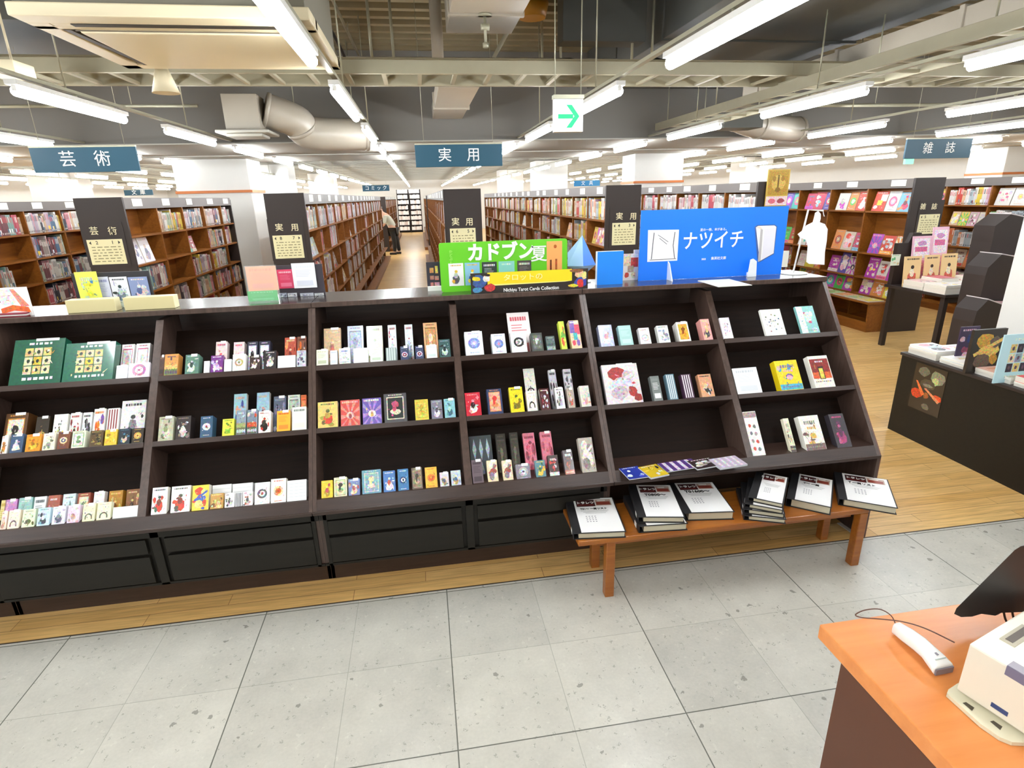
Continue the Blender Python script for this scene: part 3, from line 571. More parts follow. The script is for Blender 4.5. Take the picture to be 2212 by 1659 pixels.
# row bay depth x0 x1 ytop ybottom back|art|colours|thickness mm|kind|words
KN={'g':('boxed_game','game box'),'c':('tarot_card_box','card box'),'b':('book','book'),'k':('card_stack','card stack'),'s':('leaflet','leaflet'),'m':('book','book')}
ITEMS='''
0 0 f 19 142 733 828 1c5a44|grid|e9dcae,d8c04a,2a3a34|45|g|large dark green shrink wrapped game box with cards, left of pair
0 0 f 134 251 740 821 1f6650|grid|e3d49a,dcc33c,30423a|45|g|large dark green shrink wrapped game box, right of pair
0 0 b 261 291 744 781 f6f2f2|frame|c9527a,fff,e8c8d4|25|c|white box with pink rim, upper left of four beside the green games
0 0 b 292 325 742 781 f4f2f1|frame|b84a70,fff,c8d8cc|25|c|white pink rimmed box, upper right of four beside the green games
0 0 f 250 277 789 813 e9eef1|text|b8c4cc,cfdbe2|25|c|small pale grey box, lower left of four beside the green games
0 0 f 277 324 784 812 f2e6ee|disc|c06a9a,f7eef2,a83c78|25|c|small white box with magenta spot, lower right of four beside the green games
1 0 b 8 62 893 935 5a3a1c|frame|c8953c,f0ead8,2a2420|60|c|deep box with gold picture and dark square at the far left
1 0 b 76 108 900 931 2e2414|disc|b89a48,3a2c18,d8c068|25|c|dark box with round golden dial
1 0 b 114 148 895 930 f6f4ea|specks|333,e8d860,777|25|c|white box with small black specks
1 0 b 149 177 892 929 f3efee|fig|8a1f2a,3a1a1c,c03a3a|25|c|white box with dark red and black figure
1 0 b 177 200 891 927 ececea|blobs|222,777,444|25|c|white box with black shapes
1 0 b 200 229 883 925 f4efe9|blobs|e2632a,7a5aa8,e88a30|25|c|white box with bright orange flower
1 0 b 230 259 882 924 f0eeec|stripes|8a2a2a,333|25|c|white box with dark red and black strokes
1 0 b 260 317 865 922 eeecec|fig|c9c9cc,8a8a8e,3a3a3c|30|c|large white box with grey line drawing of a dress
1 0 f 0 19 942 977 f4efe6|fig|c98a2a,8a5a24,b07a2a|30|c|white and brown box cut by the left edge
1 0 f 20 52 938 974 3d5878|fig|e8eef0,cfd8de,f0f0ea|30|c|blue box with white fountain figure
1 0 f 54 90 938 970 e49a2a|fig|f4c040,d87a20,b86a1a|30|c|orange box with yellow flames
1 0 f 91 121 936 967 f0ead2|tree|9aa48c,6a7a60|30|c|cream box with pale green mountain
1 0 f 123 152 933 966 7a4a34|disc|f0d8b0,3a4a80,e8e0c8|30|c|brown box with dark blue disc
1 0 f 154 186 931 964 dfe8cc|frame|5a8a5a,eef0dc,7a9a70|40|c|pale green box with small leaf picture
1 0 f 193 224 930 961 5a4830|blobs|8a7a4a,2e2a1e,a89058|30|c|mottled brown box
1 0 f 225 254 928 957 e8c234|blobs|f4e070,b08a20,f0d048|30|c|bright yellow box
1 0 f 255 282 926 955 23303c|fig|d8c8a8,1a2026,4a7a90|30|c|dark blue box with pale head
1 0 f 284 311 925 953 2c241a|disc|c8a04a,e0c070,8a5a2a|30|c|black box with round gold emblem
2 0 b 0 7 1081 1106 e8d890|text|c8a840,d8c060|25|c|pale yellow box cut by the left edge
2 0 b 8 38 1079 1106 c880c0|blobs|d8a0d0,b060a8,e0c0dc|25|c|pink purple box
2 0 b 38 71 1075 1104 9cc8c0|arch|3a4a48,e8f0ec|25|c|teal box with dark arch
2 0 b 72 101 1073 1102 eef2f2|text|3a4448,8a9498|25|c|white box with black lettering
2 0 b 102 131 1070 1100 a85a48|land|c88a70,e8a0a8,f0e8e0|25|c|red brown box with pink landscape
2 0 b 134 164 1067 1098 dceef0|tree|7a8a90,5a6a70|25|c|pale blue box with thin grey tree
2 0 b 166 196 1065 1096 9a4a38|frame|e8d8a8,f0e8c8,7a9a80|25|c|brown box with cream label
2 0 b 201 227 1062 1092 f4f2f0|disc|c84a50,f8f0f0,333|25|c|white box with red eye shape
2 0 b 233 266 1060 1100 b8842a|fig|d8a848,8a5a18,e8c878|30|c|large golden box
2 0 b 271 302 1057 1098 8a5c30|fig|c8945a,4a3018,e8c090|30|c|large brown box with an animal picture
2 0 f 0 14 1105 1141 f4dccc|fig|d89a90,e8c8b8,a86a60|20|c|pale pink box cut by the left edge
2 0 f 15 45 1102 1140 f8e4d0|arch|6a5a50,c8b8a8|20|c|peach box with dark curled line
2 0 f 46 78 1100 1137 e2efcc|tree|5a6a40,8a9a70|20|c|pale green box with round dark tree
2 0 f 79 110 1097 1133 cfe8f4|fig|38424c,e8f4fa,7a9aac|20|c|pale blue box with dark small figures
2 0 f 111 143 1094 1130 ecf0fa|fig|5a5a6a,8a8a9a,c8ccd8|20|c|white box with grey animal figure
2 0 f 144 174 1091 1127 ead8ee|tree|c8a898,d8c0b0|20|c|lilac box with tan oval
2 0 f 177 207 1088 1124 f2f0cc|arch|6a6a58,b8b8a0|20|c|cream box with small cat outline, left of the pair
2 0 f 208 241 1085 1121 f4f2d0|arch|62625a,b8b8a0|20|c|cream box with small cat outline, right of the pair
2 0 f 243 299 1095 1118 eef2f2|cards|c8d0d0|30|k|stack of white cards lying flat in the right corner
0 1 f 340 353 768 808 4a2c20|text|7a5a44,2a1c18|30|c|narrow dark brown box
0 1 f 354 386 765 806 d8944a|land|6a7a48,e8b868,5a4a60|45|c|orange fantasy picture box
0 1 f 399 430 766 805 5a8070|fig|d8e8e0,2e4a40,c0d4ca|45|c|grey green box with pale figures
0 1 f 440 453 780 802 eef0ee|cards|ccd2d0|30|k|short white card stack left of the purple box
0 1 f 455 482 768 798 7a3c88|fig|e8d8ee,c8a0d0,f4f0f6|30|c|purple box with white figures
0 1 f 484 500 776 797 e6eaec|cards|ccd2d0|30|k|short white card stack right of the purple box
0 1 f 502 531 765 796 f4f2e8|disc|b8a878,f8f6ee,8a7a50|30|c|white box with pale gold round pattern
0 1 f 539 562 768 795 3a2c28|fig|e8e0d8,8a6a58,f0ece8|30|c|black brown box with white figure
0 1 f 570 597 758 792 2e2a2c|fig|f0ecec,b8b0b0,d8d0d0|35|c|black box with white bride figure
0 1 f 600 638 768 791 eef0f0|cards|b8c0c2|30|k|wide stack of white cards
0 1 f 641 661 757 789 c8ccd0|blobs|5a5a66,fff,88a|30|c|grey and white box against the divider
0 1 b 465 491 738 782 e4cfcc|fig|b87068,c89a90,d85a70|35|c|tall pink topped box with doll picture, left of two
0 1 b 504 528 739 782 e4cfcc|fig|b87068,c89a90,d85a70|35|c|tall pink topped box with doll picture, right of two
0 1 b 534 557 738 780 38384a|frame|c8ccd8,f6f6f8,16161c|35|c|navy box with black cat on white, left of two
0 1 b 559 584 737 780 38384a|frame|c8ccd8,f6f6f8,16161c|35|c|navy box with black cat on white, right of two
0 1 b 615 640 729 780 b8503c|fig|e89a6a,7a2c24,f0c8a0|30|c|tall red brown box with white top
0 1 b 642 662 727 780 8a5a48|blobs|e87a30,f0e8e0,4a2c24|30|c|tall brown box with orange spots by the divider
1 1 f 341 376 900 950 b8b89c|fig|d8d8c0,8a8a70,6a6a58|35|c|tall grey cream book box with pale drawing
1 1 f 379 413 899 944 2e2624|fig|c8beb8,f4f0ee,8a7a74|45|c|black box with white haired lady, brown sides
1 1 f 432 460 899 943 3a5a78|disc|f6f8fa,dfe6ee,8a3c2c|45|c|dark blue box with big white moon shape
1 1 f 480 506 905 939 e8ea4a|fig|8ac23a,d8dc50,6a8a2c|30|c|bright yellow green box
1 1 f 510 532 886 932 8a9aa8|land|6a7058,a8b070,cfd8e0|30|c|grey blue landscape box, left half of the pair
1 1 f 533 556 885 931 7a8a9c|land|5a6450,c85a38,cfd8e0|30|c|grey blue landscape box with rider, right half of the pair
1 1 f 558 585 888 931 f2ece6|fig|1e1c1c,3a3634,b83a2c|40|c|white box with black cat and red title
1 1 f 598 627 887 929 f2b63c|text|d85a28,e8903a|30|c|orange yellow box with red lettering
1 1 f 631 662 879 928 f2f4e4|text|6a7a78,e8ecd8|30|c|tall cream box with grey title
1 1 b 504 533 851 915 9ac0d0|fig|4a5a98,6a4a48,d8a890|25|b|tall sky blue book with brown haired figure, left of two
1 1 b 554 582 848 915 9ac0d0|fig|4a5a98,6a4a48,d8a890|25|b|tall sky blue book with brown haired figure, right of two
1 1 b 591 618 856 912 5c6478|blobs|c8ccd8,2e3244,8a90a4|25|c|grey blue box with tangled pattern
1 1 b 622 648 853 912 d8e0d8|frame|7a8a80,b8c4bc,5a645e|25|c|pale grey green box with portrait
1 1 b 650 662 853 905 e87a48|frame|c85a30,f09a68,e87a48|25|c|narrow orange box by the divider
2 1 f 326 363 1053 1112 f4f4f2|fig|d84a30,8a3a2c,4a6a5a|25|b|white book with dancer in red, left of two
2 1 f 368 412 1050 1109 f4f4f2|fig|d84a30,8a3a2c,5a5a50|25|b|white book with dancer in red, right of two
2 1 f 414 452 1048 1104 f2d84a|photo|e84a30,4a6ac0,f4e888|30|b|bright yellow book with colourful shapes
2 1 f 454 483 1066 1099 c89a44|blobs|e8cc80,7a4a20,f0e0a0|25|c|small gold picture box
2 1 f 485 507 1066 1097 f2f0f0|fig|d8d8d8,5a5a5e,333|25|c|small white box with dark line drawing, left of two
2 1 f 508 523 1064 1095 e8e8e8|stripes|2e2e34|25|k|white block with black upright stripes
2 1 f 524 546 1062 1094 f4f2f0|fig|d8c8c0,5a5a5e,a86a5a|25|c|small white box with dark line drawing, right of two
2 1 f 550 583 1042 1090 f4f2f0|disc|6a6a6e,f4f2f0,a85a48|30|c|large white box with oval ink drawing
2 1 f 585 618 1034 1087 f8f8f4|disc|f6e0b0,e07a30,d84a28|30|b|tall white book with orange bird emblem
2 1 f 620 662 1037 1083 f0f2f2|cards|c4ccd0|35|k|tall stack of white cards in the right corner
2 1 b 458 500 1047 1078 f4f4f2|cards|d8dcdc|25|k|row of white card backs behind the small boxes, left part
2 1 b 502 546 1044 1074 f4f4f2|cards|d8dcdc|25|k|row of white card backs behind the small boxes, right part
0 2 b 699 737 709 765 d8b890|fig|b88a68,c87a60,e8d0b0|25|c|tan box with faded figure
0 2 b 750 786 704 765 c0c8d8|frame|7a84a4,a8b0c8,8a90a8|30|c|pale blue grey box with white glare
0 2 b 791 828 704 765 e8e4c8|fig|a8b088,c8ccb0,8a9a70|25|c|pale yellow green box
0 2 b 837 858 702 760 dfe6ea|fig|8aa0b8,c8d4e0,a84a50|20|c|slim white box with blue drop and red title, left of two
0 2 b 873 894 701 760 dfe6ea|fig|8aa0b8,c8d4e0,a84a50|20|c|slim white box with blue drop and red title, right of two
0 2 b 913 948 697 760 dcae7c|frame|8a5a34,c89460,f0d8b8|25|c|tan box with brown ink picture
0 2 f 681 709 755 787 eeeed8|text|c8c8a8,b8c0a0|25|c|cream box at the left end
0 2 f 713 729 757 785 e8ecf2|text|a8b0c0,c8d0dc|25|c|narrow pale box
0 2 f 732 757 752 782 dfe6ec|band|e8f0e8,5a74b8,c8dcc8|35|c|pale box with blue top
0 2 f 763 796 752 781 f4f6f8|plain||25|c|white box washed out by glare
0 2 f 799 827 751 778 f0f4e8|text|d0d8c0,b8c8b0|25|c|white box with pale green letters
0 2 f 833 857 751 777 8a9c98|stripes|c8d4d0,5a6a68|30|c|grey green box
0 2 f 864 884 748 775 2e3a5c|ring|e8ecf4,8a3050,b8c0d8|30|c|navy box with white ring, left of two
0 2 f 896 916 747 773 2e3a5c|ring|e8ecf4,8a3050,b8c0d8|30|c|navy box with white ring, right of two
0 2 f 920 945 745 771 eef2f0|text|b8ccc8,d0e0dc|30|c|white box with faint green letters
0 2 f 947 974 733 769 3c5c5c|fig|c8dcdc,1e2e2e,8aa8a8|30|c|dark teal box with white figures
1 2 f 686 730 868 921 e2c874|fig|d84a38,b8a048,6a6a40|35|b|yellow fantasy book with red winged figure
1 2 f 735 778 864 918 d05048|swirl|e88a80,f0b8b0,8a4a50|35|b|red book with pale swirl
1 2 f 782 825 860 915 6a58a8|swirl|a88ac8,f0ead8,c8b060|35|b|purple book with bright swirl
1 2 f 828 880 850 910 4a4a4c|frame|e8dcc0,1c2620,c84a70|30|c|big charcoal box with white framed moon picture
1 2 f 895 927 863 907 d8c048|frame|c8ac34,dcc858,b89a28|30|c|gold yellow box
1 2 f 930 957 864 903 7a7a88|fig|e8e8ee,4a4a58,b8b8c4|30|c|grey box with white robed figure
1 2 f 958 985 861 902 8ac4cc|fig|3a6a78,a8d8dc,5a8a98|30|c|cyan box with dark tree shape
2 2 f 694 719 1038 1078 e8cc3c|fig|b88a28,c84a60,f0e070|30|c|yellow box with flowers
2 2 f 721 750 1031 1074 eeeac0|frame|8aa070,e8e4b8,3a3a34|40|c|cream box with framed lady
2 2 f 752 778 1034 1072 7a88b8|fig|e8d8b0,b85a58,f0ead8|30|c|small blue box with red and cream figures
2 2 f 781 824 1015 1067 6a9cb0|frame|d8dccc,8ab0bc,e8dca8|35|b|large teal book with pale long haired lady
2 2 f 827 855 1017 1063 4a78b8|fig|f0f4f6,c85a4a,e8ecf0|30|c|blue box with white and red figure
2 2 f 858 884 1013 1062 3a78a8|disc|1e4a78,f4f8fa,0e2a48|30|c|deep blue moonlit box
2 2 f 888 914 1010 1059 6a5a4c|frame|b8a888,8a7a60,3a3028|30|c|brown box with lion portrait
2 2 f 917 946 1009 1056 f2bc40|disc|e88a38,e0642c,f0a040|30|c|orange yellow box with small lotus
2 2 f 949 971 1020 1053 d8d0dc|fig|a89a68,5a5a88,f0e8c8|30|c|small white box with golden tree, left of two
2 2 f 973 997 1016 1050 c8d4e4|fig|a89a58,4a68a0,f4ecc8|30|c|small white box with golden tree, right of two
0 3 f 1002 1046 716 767 eceef2|disc|7a8ad0,a8b4e4,dfe4f6|60|c|large white box with blue round figure
0 3 f 1060 1095 721 764 eceef0|disc|7488cc,98a8dc,e0a8c0|60|c|smaller white box with blue round figure
0 3 f 1101 1140 717 760 eeeeec|disc|2e2e30,f4f4f2,8a8a8a|30|c|white box with black wreath ring
0 3 f 1145 1175 719 757 4a504a|frame|5a605a,6a726a,c8ccc4|45|c|dark grey green box
0 3 f 1178 1201 726 755 5c6c6c|land|8aa0a0,4a5a5a,a8b8b8|35|c|small grey teal box
0 3 f 1205 1226 694 752 c8dc4a|photo|e8e850,6ab03c,e85a30|35|c|tall yellow green box leaning beside the rainbow box
0 3 f 1227 1258 692 751 e8c8a0|mix|7a58a8,e0405a,3aa8b8|45|c|tall rainbow coloured box beside the bright divider
0 3 b 1093 1150 675 745 e8e0de|text|c85a64,d87a80|3|s|white notice with rows of red lettering in a clear sleeve
1 3 b 1129 1160 796 850 dcdcd0|disc|2e2e2c,eeeee4,8a8a84|3|s|tall white card with black emblem at top
1 3 b 1183 1206 799 846 c8c4cc|fig|5a5460,2e2a34,38343c|20|c|pale grey box with dark lettering, left of two
1 3 b 1215 1239 797 844 c8c4cc|fig|5a5460,2e2a34,38343c|20|c|pale grey box with dark lettering, right of two
1 3 f 1001 1041 848 898 c8283c|fig|f0e8e0,2a1c1e,e8a0a0|50|c|red box with white and black figure
1 3 f 1050 1088 840 894 2e3c60|frame|d88a58,e8b090,d83a38|45|c|navy box with orange and red lady
1 3 f 1098 1134 836 891 f2dc28|fig|8a7a20,f4e438,5a5a28|35|c|bright yellow box with green eye picture
1 3 f 1135 1162 844 887 f0ece2|arch|2a1e18,c89a60|35|c|white box with dark haired figure
1 3 f 1164 1190 839 883 4a1a20|blobs|d8dce0,8a2a34,e8ecee|35|c|maroon box with white bird
1 3 f 1197 1222 837 881 eceae8|fig|c8c4cc,8a868c,5a565c|35|c|white box with grey sketch
1 3 f 1223 1243 838 879 b8a898|fig|c85a48,d8ccc0,8a7a6a|35|c|tan box with red flower
1 3 f 1250 1278 833 878 d8d4c8|fig|e0a8a0,c8d8c0,f0ece4|35|c|pale grey box with pink flower
2 3 b 1012 1066 941 1000 3c4448|wave|a8b8c4|25|c|charcoal box with three pale blue wave shapes
2 3 b 1069 1097 937 996 2e2c26|frame|4a473e,3a382f,6a675a|30|c|black brown box, left of two
2 3 b 1099 1124 934 993 2e2c26|frame|4a473e,3a382f,6a675a|30|c|black brown box, right of two
2 3 b 1128 1160 935 990 d87a8c|blobs|b84a60,c86a7c,8a3448|25|c|pink box with lips pattern, left of two
2 3 b 1165 1197 932 986 d87a8c|blobs|b84a60,c86a7c,8a3448|25|c|pink box with lips pattern, right of two
2 3 f 1017 1046 993 1047 6a5c64|text|3a3038,4a4048|35|c|grey purple box with dark writing
2 3 f 1050 1078 994 1043 e8d8b0|photo|f4ecd4,a85a50,8a8a98|35|c|cream box with curving white shape, left of two
2 3 f 1083 1110 994 1040 e8d8b0|photo|f4ecd4,a85a50,8a8a98|35|c|cream box with curving white shape, right of two
2 3 f 1113 1148 1002 1037 8a8490|disc|b8b0bc,e8e6ea,5a5460|35|c|grey box with round white cat face
2 3 f 1154 1181 994 1032 5a8a94|fig|e8cc50,3a6a48,f0d868|30|c|teal box with yellow moon and gown
2 3 f 1182 1210 983 1029 4a3c3c|band|e8e0dc,f0e0dc,d84a44|30|c|dark box with red top and white rabbit
2 3 f 1214 1243 972 1026 5c5458|band|b86a54,eef4f2,8a5a4c|30|c|dark grey box with big white letters
2 3 f 1247 1290 945 1022 b0a89c|photo|e8e0d0,f0e8dc,8a8478|30|b|big grey cream picture book with pale figure
0 4 f 1291 1328 702 746 b8c0e0|fig|e8e8f0,c88a98,f4f4f8|40|c|pale blue box with white lower picture
0 4 f 1334 1369 703 744 a8d0cc|text|b8dcd8,c4e4e0|35|c|pale teal box
0 4 f 1378 1408 708 743 f0e8ea|ring|d8c8cc,f6f0f2,c8a8b0|30|c|small white box with pink and grey swirl
0 4 f 1417 1449 703 739 eef0ea|blobs|b8bcc4,d0d4cc,8a8e98|30|c|small white box with grey clouds
0 4 f 1459 1494 695 738 f4f0e8|frame|e8a030,f0b848,8a4a20|50|c|white edged box with orange picture
0 4 f 1511 1541 689 734 f0a8a0|fig|4a4a50,e8c080,f0d8a0|50|c|pink box with dark bottle and green sides
1 4 f 1297 1391 786 873 e4dede|photo|a83c3c,d8dce4,c8b8c0|25|g|big flat picture box in clear wrap with red and white painting
1 4 f 1403 1433 812 866 7a807e|text|8a908e,e8e8e8|30|c|grey box in clear wrap
1 4 f 1436 1466 808 863 6a8a98|stripes|e8f0f4,2a3a44|30|c|blue and white streaked wrapped box
1 4 f 1469 1502 808 861 4c3048|stripes|f0e8ee,2a1c28|30|c|dark purple and white streaked wrapped box
1 4 f 1506 1545 808 856 d8a078|blobs|e8c0a0,f0ece4,3a3634|30|c|peach coloured wrapped box leaning at the right
0 5 f 1552 1585 686 730 f4eef4|specks|d88ab0,8a8ad8,c86a98|20|c|small white card box with pink and violet print
0 5 f 1640 1700 668 725 f2f0e6|specks|7a8a70,5a7a8a,9a8a6a|15|b|white book with scattered small plant drawings
0 5 f 1716 1772 661 718 8ac8c4|face|f0f6f6,c8e0de,b84a70|15|b|pale aqua book with a face and pink lips
1 5 f 1580 1648 794 851 f2f4f4|text|c8ccd0,d8dcdf|4|s|white landscape card with faint writing
1 5 f 1670 1738 778 844 f4d418|band|4ab4c8,7a6aa0,e8b0c0|40|b|thick bright yellow book with aqua band and purple title
1 5 f 1742 1806 768 837 eeeade|hero|8a2420,d8602a,e8d050|35|b|cream framed book with red sunset picture
2 5 f 1602 1656 888 988 f2f0ec|list|a89490,c84a3c,6a6a6c|4|s|tall narrow white leaflet with rows of small pictures
2 5 f 1690 1722 903 977 e8e2c8|band|4a4440,b8b498,c8c4a8|22|b|cream spined book standing left of the cream gold one
2 5 f 1722 1788 897 976 f2eee2|band|7a6260,8a8a80,dcae5a|35|b|cream book with gold rectangle and brown band
2 5 f 1788 1843 893 970 3a343a|fig|a03a70,5a2c48,b85a88|35|b|dark purple book with magenta figure
'''
for ln in ITEMS.strip().split('\n'):  # the plain white box in the third bay has glare as its colour
    left,kind,cols,th,kk,words=ln.split('|')
    a=left.split(); ri,bi,dp=int(a[0]),int(a[1]),a[2]; x0,x1,yt,yb=map(float,a[3:7]); bg=a[7]
    nm,cat=KN[kk]; th=int(th)/1000
    n=-.008 if dp=='f' else -.072
    sl=((x0+x1)/2-631)/((yt+yb)/2+3000); hh=abs(sl)*(yb-yt)/2
    ym=(yt+yb)/2; xa=slant(x0+hh,ym,n)[0]; xb=slant(x1-hh,ym,n)[0]
    L0=DIVX[bi+2]+.018 if False else DIVX[bi+2]
    L0,L1=DIVX[bi+2]+.019,DIVX[bi+3]-.019; xa=max(xa,L0); xb=min(xb,L1)
    ut=slant((x0+x1)/2,yt,n)[1]; ub=ROWU[ri]+.0005
    if dp=='b' and kk!='s' : pass
    w=max(.02,xb-xa); h=max(.05,ut-ub)
    lab='%s, %s row of the %s shelf in the %s bay'%(words,'front' if dp=='f' else 'back',ROWN[ri],BAYN[bi])
    wsh=lab.split()
    if len(wsh)>16: lab='%s, %s shelf of %s bay'%(words,ROWN[ri],BAYN[bi]); wsh=lab.split()
    if len(wsh)>16: lab=words+', '+BAYN[bi]+' bay'
    t=min(th,.055 if dp=='f' else .07)
    printed(nm,lab,cat,sp(xa,ub,n),EX,UV,w,h,t,bg,kind,cols.split(',') if cols else [],'things in the %s bay of the sloping rack'%BAYN[bi],
        price=(kk=='c' and rnd.random()<.45) or (kk=='g'),m=GLOSSY if (kk in 'gc' and rnd.random()<.5) else PRINT,pages=(kk in 'bm'),side={'ffffff':None}.get(bg))
# plastic wrapped magazines lying on the empty bottom ledge of the fifth bay
def flat(name,label,cat,px,Z,t,bg,kind,cols,group=None,m=None,side='e6e0d2'):
    """flat thing on a level surface; px: photo points of its upper face (far-left, far-right, near-right, near-left)"""
    P=[at(x,y,Z=Z+t) for x,y in px]; c=sum(P,Vector())/4
    ax=((P[1]-P[0])+(P[2]-P[3])); ax.z=0; ax.normalize(); ay=EZ.cross(ax)
    w=((P[1]-P[0]).length+(P[2]-P[3]).length)/2; h=((P[0]-P[3]).length+(P[1]-P[2]).length)/2
    o=c-ax*w/2-ay*h/2; mb=MB(); mb.obox(o-EZ*t,ax*w,ay*h,EZ*t,side,{'+c':bg})
    panel(mb,o,ax,ay,EZ,w,h,art(kind,cols,w,h)); ob=mb.build(name,m or PRINT,None,origin=(c.x,c.y,Z)); return tag(ob,label,cat,group),(o,ax,ay,w,h)
zl=.5175
for px,bg,k,c,lab,dz in [
  ([(1352,1012),(1385,1006),(1392,1030),(1344,1036)],'2a3a9a','blobs','e8ecff,5a6ae0,fff','wrapped blue and white printed magazine at the left end of the empty ledge',.004),
  ([(1388,1008),(1422,1002),(1440,1024),(1396,1034)],'d8b82a','blobs','f4dc50,2e2e34,e8e8ec','wrapped yellow and black printed magazine on the empty ledge',.008),
  ([(1425,1001),(1500,990),(1508,1008),(1436,1020)],'5a3c80','stripes','e8e0f0,9a7ac8','long wrapped purple magazine on the empty ledge',.004),
  ([(1490,996),(1545,986),(1558,1004),(1500,1014)],'3a2c2c','blobs','e8e4e0,b8a8a8,fff','wrapped dark and white magazine in the middle of the empty ledge',.006),
  ([(1538,992),(1596,983),(1606,1003),(1548,1012)],'c8b8cc','stripes','f0e4f0,8a5a88','wrapped pale pink magazine at the right end of the empty ledge',.009)]:
    flat('magazine',lab,'magazine',px,zl,dz,bg,k,c.split(','),'wrapped magazines lying on the empty ledge',m=GLOSSY,side='c8ccd2')
# ------------------------------------------------------------ bench and binders
r=thing('bench','low orange stained wooden bench carrying black binders','bench',(1.28,2.15,0))
m=MB(); m.box(.578,1.988,2.035,2.315,.291,.315); m.build('seat',BENCHW,r,bevel=.004)
m=MB(); m.box(.68,1.93,2.075,2.095,.255,.2905); m.box(.68,1.93,2.255,2.275,.255,.2905); m.build('apron',BENCHW,r)
for x,y in ((.708,2.012+.028),(1.945,2.005+.03),(.708,2.255),(1.945,2.255)):
    m=MB(); m.box(x,x+.042,y,y+.042,0,.2905); m.build('leg',BENCHW,r,bevel=.004)
def binder(label,px,Z,t,texts,spine=True,band=None,tabs=0):
    P=[at(x,y,Z=Z+t) for x,y in px]; c=sum(P,Vector())/4
    ax=((P[1]-P[0])+(P[2]-P[3])); ax.z=0; ax.normalize(); ay=EZ.cross(ax)
    w=((P[1]-P[0]).length+(P[2]-P[3]).length)/2; h=((P[0]-P[3]).length+(P[1]-P[2]).length)/2
    r=thing('ring_binder',label,'binder',(c.x,c.y,Z),'black binders on the bench')
    m=MB(); o=c-ax*w/2-ay*h/2; sp_=.034
    m.obox(o-ax*sp_-ay*.006-EZ*.0015,ax*(w+sp_+.006),ay*(h+.012),-EZ*.002,'161416')
    m.obox(o-ax*sp_-ay*.006-EZ*(t-.0),ax*(w+sp_+.006),ay*(h+.012),EZ*.002,'161416')
    m.obox(o-ax*(sp_+.002)-ay*.006-EZ*(t),ax*.003,ay*(h+.012),EZ*(t-.001),'1c1a1c'); m.build('cover',PAINT,r,bevel=.0008,seg=1)
    m=MB(); m.obox(o-ax*.012+ay*.001-EZ*(t-.003),ax*(w+.012),ay*(h-.002),EZ*(t-.007),'c8bfa4'); m.build('pages',PRINT,r)
    m=MB(); m.obox(o+ay*.0-EZ*.0012,ax*w,ay*h,EZ*.0008,'f2f0ee')
    q=o; W=w; Hh=h; up=EZ
    def R(x0,y0,x1,y1,col,k=1): m.face([q+ax*(a*W)+ay*(b*Hh)+up*(.0001*k) for a,b in rect(x0,y0,x1,y1)],col)
    R(.05,.74,.52,.95,'3a1416'); R(.54,.76,.93,.95,'b8a090',1); R(.56,.78,.9,.88,'8a3a2c',2); R(.08,.78,.48,.8,'8a2c24',2); R(.6,.89,.8,.93,'e8e0d8',2)
    for i in range(3): R(.12+.05*i,.60-.035*i,.8-.04*i,.612-.035*i,'b8b6b4')
    for i in range(4):
        for j in range(4): R(.2+j*.07,.28+i*.05,.235+j*.07,.30+i*.05,'8a8890')
    m.build('title_sheet',PRINT,r)
    for i,(s,fx,fy,size,mt) in enumerate(texts): text(s,size,q+ax*(fx*W)+ay*(fy*Hh)+EZ*.0004,ax,ay,mt,r,bold=.02)
    for i in range(tabs):
        m=MB(); m.obox(o-ax*(sp_+.0035)+ay*(.03+i*.02)-EZ*(t-.004),-ax*.0006,ay*.03,EZ*(t-.012),'eeeeea'); m.build('index_label',PRINT,r)
    return r
BZ=.3152
binder('black binder at the left end of the bench, its white sheet topped by red picture',[(1232,1078),(1318,1075),(1353,1146),(1262,1150)],BZ,.032,[('トラレツ',.28,.85,.022,WHITEI),('T01〜 一覧リスト',.45,.66,.016,BLACKI)],tabs=1)
binder('lower black binder of the pile of two, second from the left',[(1362,1069),(1440,1066),(1484,1128),(1398,1135)],BZ,.036,[],tabs=1)
binder('upper black binder of the pile of two, tilted, with clear sleeves at its spine',[(1362,1047),(1432,1050),(1493,1113),(1410,1116)],BZ+.0365,.030,[('T0800〜',.45,.66,.028,BLACKI),('トラレツ',.28,.85,.022,WHITEI)],tabs=1)
binder('black binder third along the bench, with large number on its white sheet',[(1456,1044),(1536,1041),(1586,1104),(1495,1106)],BZ,.042,[('T01600〜',.45,.67,.030,BLACKI),('トラレツ',.28,.85,.022,WHITEI)])
binder('bottom black binder of the fanned pile right of the bench middle',[(1596,1052),(1655,1064),(1712,1117),(1640,1118)],BZ,.024,[],tabs=1)
binder('second black binder from the bottom of the fanned pile',[(1596,1040),(1656,1052),(1716,1107),(1650,1104)],BZ+.0245,.024,[],tabs=1)
binder('third black binder from the bottom of the fanned pile',[(1600,1030),(1660,1044),(1722,1100),(1664,1094)],BZ+.049,.022,[],tabs=1)
binder('top black binder of the fanned pile with white title sheet',[(1608,1018),(1663,1030),(1731,1089),(1681,1080)],BZ+.0715,.022,[('トラレツ',.28,.85,.02,WHITEI)])
binder('black binder turned askew, second from the right end of the bench',[(1690,1020),(1761,1034),(1835,1098),(1758,1082)],BZ,.042,[('トラレツ',.28,.85,.022,WHITEI),('T〜 一覧',.4,.66,.018,BLACKI)])
binder('black binder overhanging the right end of the bench, grey cover edge showing',[(1817,1021),(1913,1036),(1939,1096),(1833,1079)],BZ,.036,[('トラレツ',.28,.85,.022,WHITEI),('T 一覧リスト',.4,.66,.02,BLACKI)])
